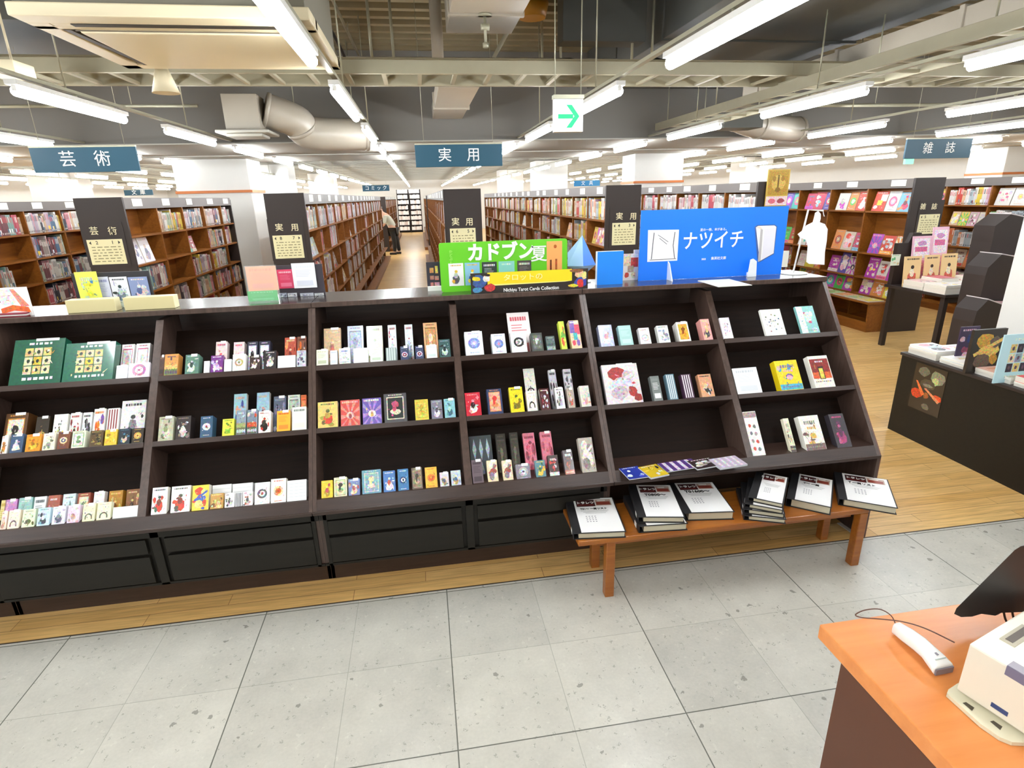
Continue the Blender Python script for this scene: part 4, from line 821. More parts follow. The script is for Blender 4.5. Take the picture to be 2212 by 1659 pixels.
# ------------------------------------------------------------ things standing on top of the rack
ZTOP=ZT+.0162
def upright(name,label,cat,x0,x1,yt,yb,Y,bg,kind='plain',cols='',t=.004,group=None,z0=ZTOP,side=None,m=None,build=True):
    """an upright board whose foot stands at depth Y on the rack top; x0,x1,yt,yb as seen in the photo"""
    xm=(x0+x1)/2; a=at(x0,(yt+yb)/2,Y=Y); b=at(x1,(yt+yb)/2,Y=Y); top=at(xm,yt,Y=Y).z
    w=b.x-a.x; h=top-z0
    mb=MB(); o=Vector((a.x,Y,z0)); mb.obox(o,EX*w,EZ*h,EY*t,side or bg,{'-c':bg})
    c=cols.split(',') if cols else []
    panel(mb,o,EX,EZ,-EY,w,h,enrich(kind,c,art(kind,c,w,h)),mottle=0 if kind in ('text','plain','cards') else .8)
    return mb,o,w,h
def std(name,label,cat,*a,**k):
    m=k.pop('m',PRINT); mb,o,w,h=upright(name,label,cat,*a,**k); ob=mb.build(name,m,None,origin=(o.x+w/2,o.y,o.z)); tag(ob,label,cat,k.get('group')); return ob,o,w,h
# red kimono book at far left, standing, with its picture drawn as simple shapes
mb,o,w,h=upright('book','','book',-30,64,622,688,2.865,'f6f2f0',t=.012)
panel(mb,o,EX,EZ,-EY,w,h,[(rect(0,.5,.42,1),'e04038'),([(.3,.95),(.62,.95),(.72,.55),(.6,.4),(.35,.4)],'fbf6f4'),([(.62,.95),(.72,.95),(.98,.35),(.8,.3)],'f09a84'),([(.3,.28),(.6,.4),(.95,.3),(.98,.12),(.6,.2),(.3,.1)],'f0703c'),(rect(.42,.72,.48,.74),'b88'),(rect(.55,.72,.61,.74),'b88'),(rect(.48,.56,.55,.58),'c66')])
tag(mb.build('book',PRINT,None,origin=(o.x+w/2,o.y,o.z)),'white and red book with kimono picture standing at the left edge of the rack top','book')
mb=MB(); 
for i,c in enumerate(('7a2430','d8d4d0','8a3040')): mb.obox(Vector((o.x+.0,2.835,ZTOP+.006*i)),EX*(w*.95),EY*.026,EZ*.0055,c)
tag(mb.build('booklet_pile',PRINT),'thin pile of booklets lying in front of the red kimono book','booklets')
# dark display board with blue cards and yellow card
r=thing('display_board','dark board with three pale blue picture cards standing on the rack top at left','display board',(at(240,620,Y=3.03).x,3.03,ZTOP))
mb,o,w,h=upright('','','',160,328,588,652,3.03,'2c2a2e',t=.008); mb.build('board',PAINT,r)
for (x0,x1,bg,k,c) in ((206,238,'d8dcee','text','8a90c0,b8bce0'),(240,278,'eef0f4','fig','7a8a98,c8d4de,38424c'),(280,322,'8a98c0','fig','e8d8d0,5a6a98,f0ece8')):
    mb,o,w,h=upright('','','',x0,x1,598,643,3.026,bg,k,c,t=.0015,z0=ZTOP+.01); mb.build('picture_card',PRINT,r)
std('notice_card','bright yellow and blue notice card in front of the dark board at left','card',166,214,587,642,3.005,'e8ec60','band','4a90d0,d8e8c0,f4f040',t=.002)
for x0,x1,yt,l in ((143,250,647,'left'),(268,378,641,'right')):
    mb,o,w,h=upright('','','',x0,x1,yt,682,2.865,'d9cc98',t=.055,side='e4dab0'); tag(mb.build('paper_box',PAINT,None,origin=(o.x+w/2,o.y,o.z),bevel=.002),'long low cream paper box on the rack top, %s of the pair'%l,'box','cream paper boxes on the rack top')
std('notice_card','tiny pale card standing between the two cream paper boxes','card',250,268,651,668,2.96,'dfe8dc','text','8aa08a,b8c8b8',t=.002)
# orange and green card in clear stand
r=thing('acrylic_card_stand','clear stand holding a peach coloured sheet above a green one','card stand',(at(567,630,Y=2.95).x,2.95,ZTOP))
mb,o,w,h=upright('','','',533,599,575,628,2.95,'f6b088','text','f0a080,f2a890',t=.001,z0=at(567,628,Y=2.95).z); mb.build('peach_sheet',PRINT,r)
mb,o,w,h=upright('','','',536,601,628,656,2.949,'2fb850','text','6ad888,50c870',t=.001); mb.build('green_sheet',PRINT,r)
mb,o,w,h=upright('','','',532,602,573,656,2.945,'fff',t=.0015); mb.obox(Vector((o.x,2.88,ZTOP)),EX*w,EY*.065,EZ*.0015,'fff'); mb.build('clear_stand',CLEAR,r)
# dark board with pink card and white note
r=thing('display_board','dark board carrying a pink card, a white note and small pictures','display board',(at(648,610,Y=3.04).x,3.04,ZTOP))
mb,o,w,h=upright('','','',598,700,572,648,3.04,'38323a',t=.008); mb.build('board',PAINT,r)
mb,o,w,h=upright('','','',600,634,582,623,3.036,'d8446a','text','f4c8d4,e87898',t=.0015,z0=at(617,623,Y=3.036).z); mb.build('pink_card',PRINT,r)
mb,o,w,h=upright('','','',632,682,568,622,3.03,'f2f4f8','text','e4e8f0,dce0ec',t=.001,z0=at(657,622,Y=3.03).z); mb.build('white_note',PRINT,r)
for i,(x0,x1,c) in enumerate(((604,620,'a8b0c0'),(622,642,'c8ccd0'),(649,678,'b8bcc4'),(680,700,'c4c8c8'))):
    mb,o,w,h=upright('','','',x0,x1,633,647,3.03,c,'blobs','5a5a66,eee,88a',t=.0015,z0=ZTOP+.001); mb.build('small_picture',PRINT,r)
# small framed picture left of the green sign
r=thing('picture_stand','small dark framed picture with white foot left of the green sign','picture',(at(938,600,Y=3.03).x,3.03,ZTOP))
mb,o,w,h=upright('','','',922,956,566,626,3.03,'2e2a38',t=.006); 
panel(mb,o,EX,EZ,-EY,w,h,[(rect(.2,.62,.45,.8),'c8905a'),(rect(.55,.6,.72,.86),'e8c060'),(rect(.2,.38,.45,.52),'b87868'),(rect(.5,.36,.75,.5),'c88a78'),(rect(.2,.14,.4,.28),'a86a70'),(rect(.46,.14,.78,.28),'b88a98')]); mb.build('picture',PRINT,r)
mb=MB(); mb.obox(Vector((o.x,3.0,ZTOP)),EX*w,EY*.028,EZ*.022,'f2f0ec'); mb.build('foot',PAINT,r)
# ---- green sign
def rounded(w,h,rad,n=5):
    P=[]
    for cx,cy,a0 in ((w-rad,h-rad,0),(rad,h-rad,90),(rad,rad,180),(w-rad,rad,270)):
        for i in range(n+1): a=math.radians(a0+90*i/n); P.append((cx+rad*math.cos(a),cy+rad*math.sin(a)))
    return P
Yg=2.94; a=at(952,600,Y=Yg); b=at(1225,575,Y=Yg); zt=at(1090,520,Y=Yg).z; w=b.x-a.x; h=zt-ZTOP
r=thing('shop_sign','bright green rounded sign with white katakana lettering on the rack top','sign',(a.x+w/2,Yg,ZTOP))
mb=MB(); pts=rounded(w,h,.012); mb.prism([(a.x+p[0],ZTOP+p[1]) for p in pts],'Y',Yg,Yg+.008,'63c41c'); mb.build('sign_board',PRINT,r)
for i,(x0,x1,bg,k,c) in enumerate(((970,1002,'eef0ec','fig','5a5a60,b8c0c0,d8a83c'),(1005,1037,'8ac0d8','fig','2a4a90,f0e8d8,e8c83c'),(1042,1074,'2e3a34','text','e8ece8,c8ccc8'),(1078,1112,'8ad0c0','land','5aa8b8,a8dcd0,e8f4ec'),(1118,1148,'4a4440','text','e8e4e0,8a8480'))):
    mb=MB(); pa=at(x0,600,Y=Yg-.002); pb=at(x1,600,Y=Yg-.002); o=Vector((pa.x,Yg-.0015,ZTOP+.03)); mb.obox(o,EX*(pb.x-pa.x),EZ*.115,EY*.0012,bg); panel(mb,o,EX,EZ,-EY,pb.x-pa.x,.115,art(k,c.split(','),pb.x-pa.x,.115)); mb.build('book_picture',PRINT,r)
pa=at(1181,560,Y=Yg); pb=at(1214,560,Y=Yg)
mb=MB(); o=Vector((pa.x,Yg-.0015,at(1195,600,Y=Yg).z)); hh=at(1195,521,Y=Yg).z-o.z; mb.obox(o,EX*(pb.x-pa.x),EZ*hh,EY*.0012,'f0a860'); panel(mb,o,EX,EZ,-EY,pb.x-pa.x,hh,[(rect(.2,.1,.32,.5),'7a3c14'),(rect(.55,.2,.68,.52),'a85a20'),(disc(.55,.86,.1,.5),'a8601c')]); mb.build('bookmark_picture',PRINT,r)
def ptext(s,x,y,Y,size,m,par,bold=.02,name='lettering',xs=1): return text(s,size,at(x,y,Y=Y),EX,EZ,m,par,bold=bold,name=name,xs=xs)
ptext('カドブン',1082,546,Yg-.002,.094,WHITEI,r,.04,xs=.93)
ptext('夏',1164,550,Yg-.002,.088,WHITEI,r,.01)
text('か\nど\nぶ\nん',.018,at(974,556,Y=Yg-.002),EX,EZ,mat('pale_green_lettering','a8e070',.5,noise=.01),r,bold=.01)
# ---- yellow and black banner
Yb=2.848; a=at(1017,615,Y=Yb); b=at(1270,600,Y=Yb); zt=at(1145,578,Y=Yb).z; w=b.x-a.x; h=zt-ZTOP
r=thing('shop_banner','low yellow and black banner reading tarot cards collection in front of the green sign','sign',(a.x+w/2,Yb,ZTOP))
mb=MB(); o=Vector((a.x,Yb,ZTOP)); mb.obox(o,EX*w,EZ*(h*.86),EY*.004,'2a2420')
P=[(rect(.14,.36,.86,.86),'f8d81c'),([(.14,.36),(.86,.36),(.8,.33),(.2,.30)],'fbe88a'),
   (blob(.07,.5,.07,.34),'3a5a98'),(blob(.045,.62,.05,.12),'f0d030'),(blob(.13,.62,.035,.18),'f4f0e8'),(blob(.14,.76,.035,.06),'2a1c18'),(blob(.16,.22,.06,.2),'c83a3c'),(blob(.05,.15,.05,.14),'4a98b8'),
   (blob(.93,.62,.05,.2),'e8c490'),(blob(.9,.78,.07,.1),'8a5a3a'),(blob(.94,.26,.07,.26),'3a4aa8'),(blob(.935,.22,.035,.24),'d83a34'),(blob(.87,.14,.05,.08),'f0d840'),(blob(.97,.55,.03,.2),'f0d890')]
panel(mb,o,EX,EZ,-EY,w,h,[([(s,min(t,.985)) for s,t in p],c) for p,c in P[:2]],mottle=0); panel(mb,o,EX,EZ,-EY,w,h,[([(s,min(t,.985)) for s,t in p],c) for p,c in P[2:]],lift=.0007); mb.build('banner_card',PRINT,r)
ptext('タロットの',1130,599,Yb-.0025,.036,YELI,r,.01,xs=1.15); ptext('Nichiyu Tarot Cards Collection',1148,624,Yb-.0025,.0245,WHITEI,r,.02,xs=.92)
# ---- folded blue paper ornament on its stand
r=thing('paper_ornament','folded two-tone blue paper diamond standing between green sign and small blue book','ornament',(at(1256,600,Y=3.06).x,3.06,ZTOP))
T_=at(1258,508,Y=3.05); L_=at(1226,546,Y=3.05); R_=at(1287,572,Y=3.05); B_=at(1263,592,Y=3.05)
C_=at(1260,575,Y=2.99); L2=at(1226,575,Y=3.04)
mb=MB(); Bk=Vector((T_.x,3.08,(T_.z+B_.z)/2-.02))
for tri,c in (((T_,L_,L2,C_),'9cc0e8'),((T_,C_,R_),'2a7ae0'),((C_,L2,B_),'b8d0ee'),((C_,B_,R_),'a8c4e4'),((T_,R_,Bk),'2a6ad0'),((T_,Bk,L_),'7aa8e0'),((L_,Bk,L2),'7aa8e0'),((L2,Bk,B_),'7aa8e0'),((B_,Bk,R_),'5a90d8')): mb.face(tri,c)
mb.build('folded_paper',PRINT,r)
mb=MB(); mb.cyl((B_.x,3.05,ZTOP+.004),(B_.x,3.05,B_.z+.01),.003,8); mb.cyl((B_.x,3.05,ZTOP),(B_.x,3.05,ZTOP+.004),.035,24); mb.build('stand',WHITEP,r)
ob,o,w,h=std('book','plain bright blue book standing between ornament and large blue sign','book',1290,1346,543,622,2.925,'1286f0',t=.03,side='d8dce4')
std('leaflet','white leaflet with red and tan pictures beside the small blue book','leaflet',1346,1378,548,618,3.04,'ece4dc','mix','e8d8b0,c84a3c,b8a088',t=.003)
std('book','pale book partly hidden behind the left edge of the large blue sign','book',1370,1386,540,606,3.07,'c8c4c8','text','8a8490,e8e8ea',t=.02)
# ---- large blue sign
Ys=2.99; a=at(1382,530,Y=Ys); b=at(1694,530,Y=Ys); zt=at(1538,450,Y=Ys).z; w=b.x-a.x; h=zt-ZTOP-.004
r=thing('shop_sign','large bright blue sign with white katakana lettering at the right of the rack top','sign',(a.x+w/2,Ys,ZTOP))
mb=MB(); o=Vector((a.x,Ys,ZTOP+.0005)); mb.obox(o,EX*w,EZ*(h+.0035),EY*.005,'0a78f4'); mb.build('sign_board',PRINT,r)
def sg(x,y): p=at(x,y,Y=Ys-.001); return (p.x,p.z)
def sgp(mb,pts,col,k=0): mb.face([Vector((sg(x,y)[0],Ys-.0008-.0003*k,sg(x,y)[1])) for x,y in pts][::-1],col)
mb=MB()
sgp(mb,[(1400,497),(1467,496),(1463,563),(1398,566)],'e8ecf4'); sgp(mb,[(1403,500),(1463,499),(1460,560),(1402,563)],'fdfdfd',1)
for q in ([(1412,502),(1414,503),(1411,530),(1408,560),(1406,560),(1409,530)],[(1457,501),(1459,501),(1455,530),(1458,558),(1456,558),(1453,530)],[(1421,508),(1422,507),(1444,522),(1443,523)],[(1424,515),(1425,514),(1441,527),(1440,528)],[(1403,561),(1460,558),(1460,559.5),(1403,562.5)]): sgp(mb,q,'6a6a72',2)
mb.build('window_picture',PRINT,r)
mb=MB()
sgp(mb,[(1630,490),(1636,486),(1674,485),(1679,489),(1672,549),(1640,567),(1636,560)],'3a5a9a'); sgp(mb,[(1633,491),(1638,488),(1673,487),(1677,490),(1671,547),(1641,564)],'f6f4f2',1)
sgp(mb,[(1643,494),(1648,496),(1643,563),(1637,566)],'b8b4b4',2); sgp(mb,[(1651,495),(1677,491),(1670,547),(1645,561)],'e8e6ee',2); sgp(mb,[(1633,491),(1640,488),(1648,494),(1643,495)],'e8dccc',2); mb.build('book_picture',PRINT,r)
ptext('ナツイチ',1541,521,Ys-.0025,.105,WHITEI,r,.012,xs=.87); ptext('夏の一冊、本がある。',1543,496,Ys-.0025,.0165,WHITEI,r,.005); ptext('集英社文庫',1552,558,Ys-.0025,.018,WHITEI,r,.01); ptext('2025',1520,560,Ys-.0025,.013,WHITEI,r)
for x,x2,y in ((1440,1456,592),(1614,1634,583)):
    p=at(x+6,y+10,Y=Ys-.03); mb=MB(); mb.prism([(Ys-.07,ZTOP+.0005),(Ys+.045,ZTOP+.0005),(Ys+.045,ZTOP+.01),(Ys+.0075,ZTOP+.012),(Ys+.0075,ZTOP+.10),(Ys-.001,ZTOP+.10),(Ys-.02,ZTOP+.09)],'X',p.x-.0025,p.x+.0025) if x==1440 else mb.prism([(p.x-.022,ZTOP+.0005),(p.x+.03,ZTOP+.0005),(p.x+.024,ZTOP+.085),(p.x+.002,ZTOP+.10),(p.x-.014,ZTOP+.095)],'Y',Ys-.045,Ys-.040)
    if x!=1440: mb.box(p.x-.004,p.x+.004,Ys-.04,Ys-.001,ZTOP+.0005,ZTOP+.02)
    mb.build('clear_foot',mat('frosted_white_acrylic','eef2f6',.3),r)
flat('price_tag','white card lying on the rack top in front of the large blue sign','card',[(1530,606),(1600,602),(1598,616),(1528,619)],ZTOP,.003,'f4f6f8','plain','')
# ---- white shirt-shaped card hanging from a white stand
r=thing('hanging_card_stand','white wire stand with a white bottle shaped card hanging from it','card stand',(at(1730,600,Y=3.0).x,3.0,ZTOP))
f0=at(1712,598,Y=3.0); k1=at(1746,453,Y=3.0); k2=at(1778,455,Y=3.0); k3=at(1775,480,Y=3.0)
mb=MB(); mb.tube([(f0.x,3.0,ZTOP+.004),(k1.x,3.0,k1.z),(k2.x,3.0,k2.z)],.005,8); mb.build('wire_stand',WHITEP,r)
mb=MB(); mb.cyl((f0.x,3.0,ZTOP),(f0.x,3.0,ZTOP+.005),.075,28); mb.build('foot',WHITEP,r)
mb=MB(); pts=[(1766,466),(1774,466),(1775,480),(1783,488),(1787,505),(1780,545),(1785,575),(1776,600),(1746,598),(1738,570),(1742,545),(1730,530),(1727,520),(1750,495),(1762,484)]
pts=[(1762,460),(1768,456),(1773,462),(1773,472),(1771,480),(1782,484),(1788,495),(1786,520),(1782,545),(1781,572),(1748,570),(1743,566),(1745,548),(1746,532),(1741,518),(1730,514),(1724,506),(1735,498),(1743,487),(1757,480),(1760,470)]
S=[at(x,y,Y=2.97) for x,y in pts]; mb.face([Vector((p.x,2.970,p.z)) for p in S][::-1],'f6f6f6'); mb.face([Vector((p.x,2.976,p.z)) for p in S],'f6f6f6')
for i in range(len(S)): j=(i+1)%len(S); mb.face([Vector((S[i].x,2.97,S[i].z)),Vector((S[j].x,2.97,S[j].z)),Vector((S[j].x,2.976,S[j].z)),Vector((S[i].x,2.976,S[i].z))],'f0f0f0')
mb.build('shaped_card',PAINT,r)
mb=MB(); mb.tube([(k2.x,3.0,k2.z),(k2.x-.003,2.99,k2.z-.015),(k2.x-.008,2.973,k2.z-.03)],.002,6); mb.build('hook',WHITEP,r)
# ------------------------------------------------------------ hanging signs
def hang(label,s,x0,x1,yt,yb,Y,m=TEALS,size=.12,gap=1.0,letter=WHITEI,bold=.0,chars=None,cat='sign'):
    a=at(x0,(yt+yb)/2,Y=Y); b=at(x1,(yt+yb)/2,Y=Y); t=at((x0+x1)/2,yt,Y=Y).z; z=at((x0+x1)/2,yb,Y=Y).z
    r=thing('hanging_sign',label,cat,((a.x+b.x)/2,Y,z))
    mb=MB(); mb.box(a.x,b.x,Y,Y+.02,z,t); mb.build('sign_board',m,r,bevel=.002)
    mb=MB(); mb.box(a.x,b.x,Y-.003,Y+.023,t,t+.012); mb.build('top_rail',GALV,r)
    top=SLAB-.05 if Y<7.5 else 2.70
    for x in (a.x+.08,b.x-.08): mb=MB(); mb.cyl((x,Y+.01,t+.012),(x,Y+.01,top),.002,6); mb.build('wire',GALV,r)
    if s:
        n=len(s); 
        for i,ch in enumerate(s):
            cx=(a.x+b.x)/2+(i-(n-1)/2)*gap*(b.x-a.x); text(ch,size,(cx,Y-.002,(t+z)/2),EX,EZ,letter,r,bold=bold,name='character')
    return r
hang('teal hanging sign with two white characters above the left bookcases','芸術',68,298,318,372,5.3,gap=.33,size=.125)
hang('teal hanging sign with two white characters in the centre above the aisle','実用',897,1085,312,360,5.3,gap=.33,size=.12)
hang('teal hanging sign with two white characters at far right','雑誌',1957,2098,300,342,6.1,gap=.34,size=.13)
hang('small dark teal sign deep in the shop above the centre aisle','コミック',783,841,400,413,17.5,gap=.22,size=.13)
hang('tiny teal sign deep in the shop at left','文庫',268,330,410,422,15.5,gap=.3,size=.12)
hang('small blue hanging sign deep in the shop right of centre','文具',1240,1296,390,402,13.5,m=mat('blue_sign_board','2a78a8',.45),gap=.3,size=.10)
# exit sign
a=at(1197,248,Y=3.4); b=at(1260,248,Y=3.4); t=at(1228,213,Y=3.4).z; z=at(1228,285,Y=3.4).z
r=thing('exit_sign','lit white hanging sign with green arrow pointing right','sign',((a.x+b.x)/2,3.4,z))
mb=MB(); mb.box(a.x,b.x,3.4,3.44,z,t); mb.build('housing',WHITEP,r,bevel=.003)
mb=MB(); mb.box(a.x+.006,b.x-.006,3.398,3.3995,z+.006,t-.006); mb.build('lit_face',WHITEE,r)
cx=(a.x+b.x)/2; cz=(z+t)/2-.005; W=(b.x-a.x)*.37
def AR(pts,mb): mb.face([Vector((cx+x*W,3.397,cz+y*W)) for x,y in pts][::-1])
mb=MB(); AR([(-1,-.19),(-1,.19),(.4,.19),(.4,-.19)],mb); AR([(.98,0),(.27,.95),(-.25,.95),(.36,.19),(.5,0)],mb); AR([(.98,0),(.5,0),(.36,-.19),(-.25,-.95),(.27,-.95)],mb); mb.build('green_arrow',GREENE,r)
mb=MB(); mb.box(a.x-.003,b.x+.003,3.395,3.445,t,t+.02); mb.build('top_cap',GALV,r)
for x in (a.x+.01,b.x-.01,): mb=MB(); mb.cyl((x,3.42,t+.02),(x,3.42,2.915),.003,6); mb.build('rod',GALV,r)
# lit exit lamp far away at the right
p=at(1965,348,Y=13.5); mb=MB(); mb.box(p.x-.12,p.x+.12,13.5,13.56,p.z-.07,p.z+.07); mb.cyl((p.x,13.53,p.z+.07),(p.x,13.53,2.69),.006,6); o=tag(mb.build('exit_lamp',emit('pale_green_lamp','9af0d0',1.0)),'small pale green lit lamp hanging far back at right','lamp')
# ------------------------------------------------------------ bookcases
YP=6.12
SH=[.10,.36,.63,.91,1.19,1.47]; HT=1.775
def bookcase(label,x0,x1,y1,side,num=None,kan=None,Y0=YP,sheetpx=None,protr=.165,detail=True,SH=SH):
    """double sided bookcase running away from the camera; side=+1/-1: the face seen"""
    r=thing('bookcase',label,'bookcase',((x0+x1)/2,Y0,0)); xc=(x0+x1)/2
    mb=MB(); mb.box(x0,x1,Y0,Y0+.03,0,1.83); mb.build('end_panel',PANELD,r,bevel=.002)
    mb=MB(); mb.box(x0,x1,y1-.03,y1,0,1.80); mb.build('end_panel',PANELD,r)
    mb=MB(); mb.box(xc-.008,xc+.008,Y0+.03,y1-.03,.06,HT); mb.build('back_panel',SHELFW,r)
    mb=MB(); mb.box(x0+.005,x1-.005,Y0+.031,y1-.031,HT,HT+.02); mb.build('top_board',STRIPG,r)
    for s in (1,-1):
        fx=x1 if s>0 else x0
        lo,hi=sorted((xc+s*.008,fx-s*.003))
        if s==side:
            for k,z in enumerate(SH):
                ex=protr if k==0 else (protr*.5 if k==1 else 0); l2,h2=sorted((xc+s*.008,fx+s*(ex-.003)))
                mb=MB(); mb.box(l2,h2,Y0+.031,y1-.031,z-.02,z); mb.build('shelf',SHELFW,r)
            mb=MB(); l2,h2=sorted((fx-s*.01,fx+s*(protr-.02))); mb.box(l2,h2,Y0+.06,y1-.06,0,.079); mb.build('plinth',SHELFW,r)
            n=int((y1-Y0)/.69)
            for k in range(1,n+1):
                y=Y0+.03+k*.69
                if y<y1-.1: mb=MB(); mb.box(lo,hi,y-.009,y+.009,.101,HT-.001); mb.build('divider',SHELFW,r)
            l2,h2=sorted((fx-s*.012,fx)); mb=MB(); mb.box(l2,h2,Y0+.031,y1-.031,1.72,1.825); mb.build('header_board',STRIPG,r)
            rr=random.Random(int(x0*100)); 
            for k in range(min(n+1,14)):
                y=Y0+.1+k*.69+rr.random()*.2
                if y+.2<y1: mb=MB(); l3,h3=sorted((fx+s*.0005,fx+s*.003)); mb.box(l3,h3,y,y+.17+.06*rr.random(),1.745,1.815,'e9e7d8'); mb.build('label_card',PAINT,r)
        else:
            mb=MB()
            for z in SH: mb.box(lo,hi,Y0+.031,y1-.031,z-.02,z)
            mb.box(lo,hi,Y0+.031,y1-.031,1.74,HT-.001); mb.build('far_side_shelving',SHELFW,r)
    if sheetpx:
        X0,X1,ya,yb,kx0,kx1,ky=sheetpx; Yf=Y0-.003
        a=at(X0,(ya+yb)/2,Y=Yf); b=at(X1,(ya+yb)/2,Y=Yf); t=at((X0+X1)/2,ya,Y=Yf).z; z=at((X0+X1)/2,yb,Y=Yf).z; w=b.x-a.x; h=t-z
        mb=MB(); mb.box(a.x-.03,b.x+.03,Yf-.001,Yf+.001,z-.02,t+.16,'2e2624'); mb.build('sign_holder',PAINT,r)
        mb=MB(); o=Vector((a.x,Yf-.003,z)); mb.obox(o,EX*w,EZ*h,EY*.0015,'e6e0b4'); P=[]
        rr=random.Random(X0)
        for i in range(6):
            x=.1
            while x<.88:
                ww=.04+.12*rr.random(); P.append((rect(x,.68-i*.115,min(x+ww,.92),.715-i*.115),'8a8660')); x+=ww+.05
        mot=0; P+=[([(.06,.87),(.12,.80),(.12,.94)],'2a2620'),([(.94,.87),(.88,.80),(.88,.94)],'2a2620')]
        panel(mb,o,EX,EZ,-EY,w,h,P,mottle=0); mb.build('guide_sheet',PRINT,r)
        text(num[0],h*.19,(a.x+w*.28,Yf-.004,z+h*.87),EX,EZ,BLACKI,r,bold=.01); text(num[1],h*.19,(a.x+w*.72,Yf-.004,z+h*.87),EX,EZ,BLACKI,r,bold=.01)
        for ch,kx in zip(kan,(kx0,kx1)): text(ch,h*.34,at(kx,ky,Y=Yf-.003),EX,EZ,CREAMI,r,bold=.01,name='character')
    return r
BC=[]
def addcase(x0,x1,y1,side,label,pal,name,Y0=YP,**k): bookcase(label,x0,x1,y1,side,Y0=Y0,**k); BC.append((x0,x1,Y0,y1,side,pal,name,k.get('SH',SH)))
PALW=['f0eee8','ecebe6','f4f2ee','dfe3e6','e8e0d8','f2e8e8','e4dcc8','f0f0f0','d8d4cc','c8485a','e8c8cc','f6f4f0']
PALM=['e8e4dc','f0ece6','c85a6a','e8a0a8','7a4a50','3a3a48','d8d0c8','b8c8b0','8ab0a8','e8c84a','5a7a98','f2f0ea','d8b898','a89a90','e8d8d8','c8b8c8']
PALP=['f4e8ea','f0a8b8','e8dcd0','b8c0b8','8a6a5a','e8d8a0','d8e0e8','7a5a60','f0ece0','f6f2f0','f8e0e4','c8d8e8','e8e8f0','f2c8d0','d8b8c8','f6f0ea','e85a5a','b8d0c8']
PALC=['f0ece4','e8e4d8','f4d84a','e8905a','c8d8e0','f4f0ea','e8b8c8','d84a3c','8ab87a','e8e0c8','f8f4f0','b8c4cc','f0c8a0']
PALV=['e0503c','f0a848','4ac0b8','f4e050','c848c0','4ac858','e86a90','6a5ab8','f4f0e8','f09a50','88c8e0','d8486a','f4ece0','b84a3a','7a3a2c','e8d8c0']
addcase(-4.88,-4.48,18,1,'bookcase at the far left edge whose colourful shelves run back',PALM,'far left bookcase')
addcase(-3.20,-2.78,9.4,1,'dark ended bookcase with art sign and guide sheet two one',PALM,'bookcase with art sign',num='21',kan='芸術',sheetpx=(193,270,517,571,203,243,500))
addcase(-1.50,-1.12,18,1,'dark ended bookcase with guide sheet eight seven left of the centre aisle',PALP,'bookcase left of centre aisle',num='87',kan='実用',sheetpx=(592,655,508,558,603,637,492))
addcase(.25,.64,18,-1,'dark ended bookcase with guide sheet six five right of the centre aisle',PALW,'bookcase right of centre aisle',num='65',kan='実用',sheetpx=(973,1028,493,545,984,1014,480))
addcase(1.985,2.38,18,-1,'dark ended bookcase with guide sheet four three behind the blue ornament',PALC,'bookcase behind blue ornament',num='43',kan='実用',sheetpx=(1322,1373,481,529,1338,1368,468))
addcase(3.74,4.09,9.9,-1,'dark ended bookcase with gold poster behind the large blue sign',PALW,'bookcase behind the large blue sign')
addcase(5.71,6.11,9.9,-1,'dark ended magazine bookcase with guide sheet five at right',PALV,'magazine bookcase at right',protr=.0,SH=[.10,.40,.62,.93,1.45],num='51',kan='雑誌',sheetpx=(1983,2026,463,505,1994,2018,447))
addcase(7.55,7.95,12,-1,'bookcase at the far right beyond the magazine table',PALC,'far right bookcase')
addcase(-3.20,-2.78,18,1,'bookcase continuing beyond the left column',PALM,'bookcase beyond the left column',Y0=11.3)
addcase(3.74,4.09,18,-1,'bookcase continuing beyond the right column',PALW,'bookcase beyond the right column',Y0=11.6)
for (x0,x1,s,l) in ((-1.50,-1.12,1,'left'),(.25,.64,-1,'right')):
    addcase(x0,x1,30,s,'bookcase deep in the shop on the %s of the centre aisle'%l,PALM,'deep bookcase on the %s'%l,Y0=20.6)
# gold poster and label card
a=at(1654,410,Y=6.11); b=at(1701,410,Y=6.11); t=at(1678,366,Y=6.11).z; z=at(1676,445,Y=6.11).z
r=thing('poster','gold and pink poster leaning above the large blue sign','poster',((a.x+b.x)/2,6.10,z))
mb=MB(); mb.box(a.x,b.x,6.095,6.105,z,t,'c8a848'); o=Vector((a.x,6.095,z)); w=b.x-a.x; h=t-z
panel(mb,o,EX,EZ,-EY,w,h,[(rect(.06,.3,.94,.97),'b8922c'),(blob(.5,.62,.35,.25),'d8b858'),(rect(.46,.4,.54,.85),'7a5c14'),(rect(.0,.02,1,.27),'f2dce0'),(blob(.3,.14,.2,.08),'d86a80'),(blob(.7,.14,.2,.08),'a84a5a'),(blob(.5,.45,.15,.08),'8a6a1c'),(blob(.3,.75,.1,.1),'a07c20'),(blob(.7,.75,.1,.1),'a07c20')],lift=.001); mb.build('picture',PRINT,r)
a=at(1686,540,Y=6.1); b=at(1706,540,Y=6.1); mb=MB(); mb.box(a.x,b.x,6.106,6.115,at(1695,577,Y=6.1).z,at(1695,542,Y=6.1).z,'e6ebe6'); o=mb.build('label_card',PAINT); tag(o,'small white label card on the dark panel right of the large blue sign','card'); 
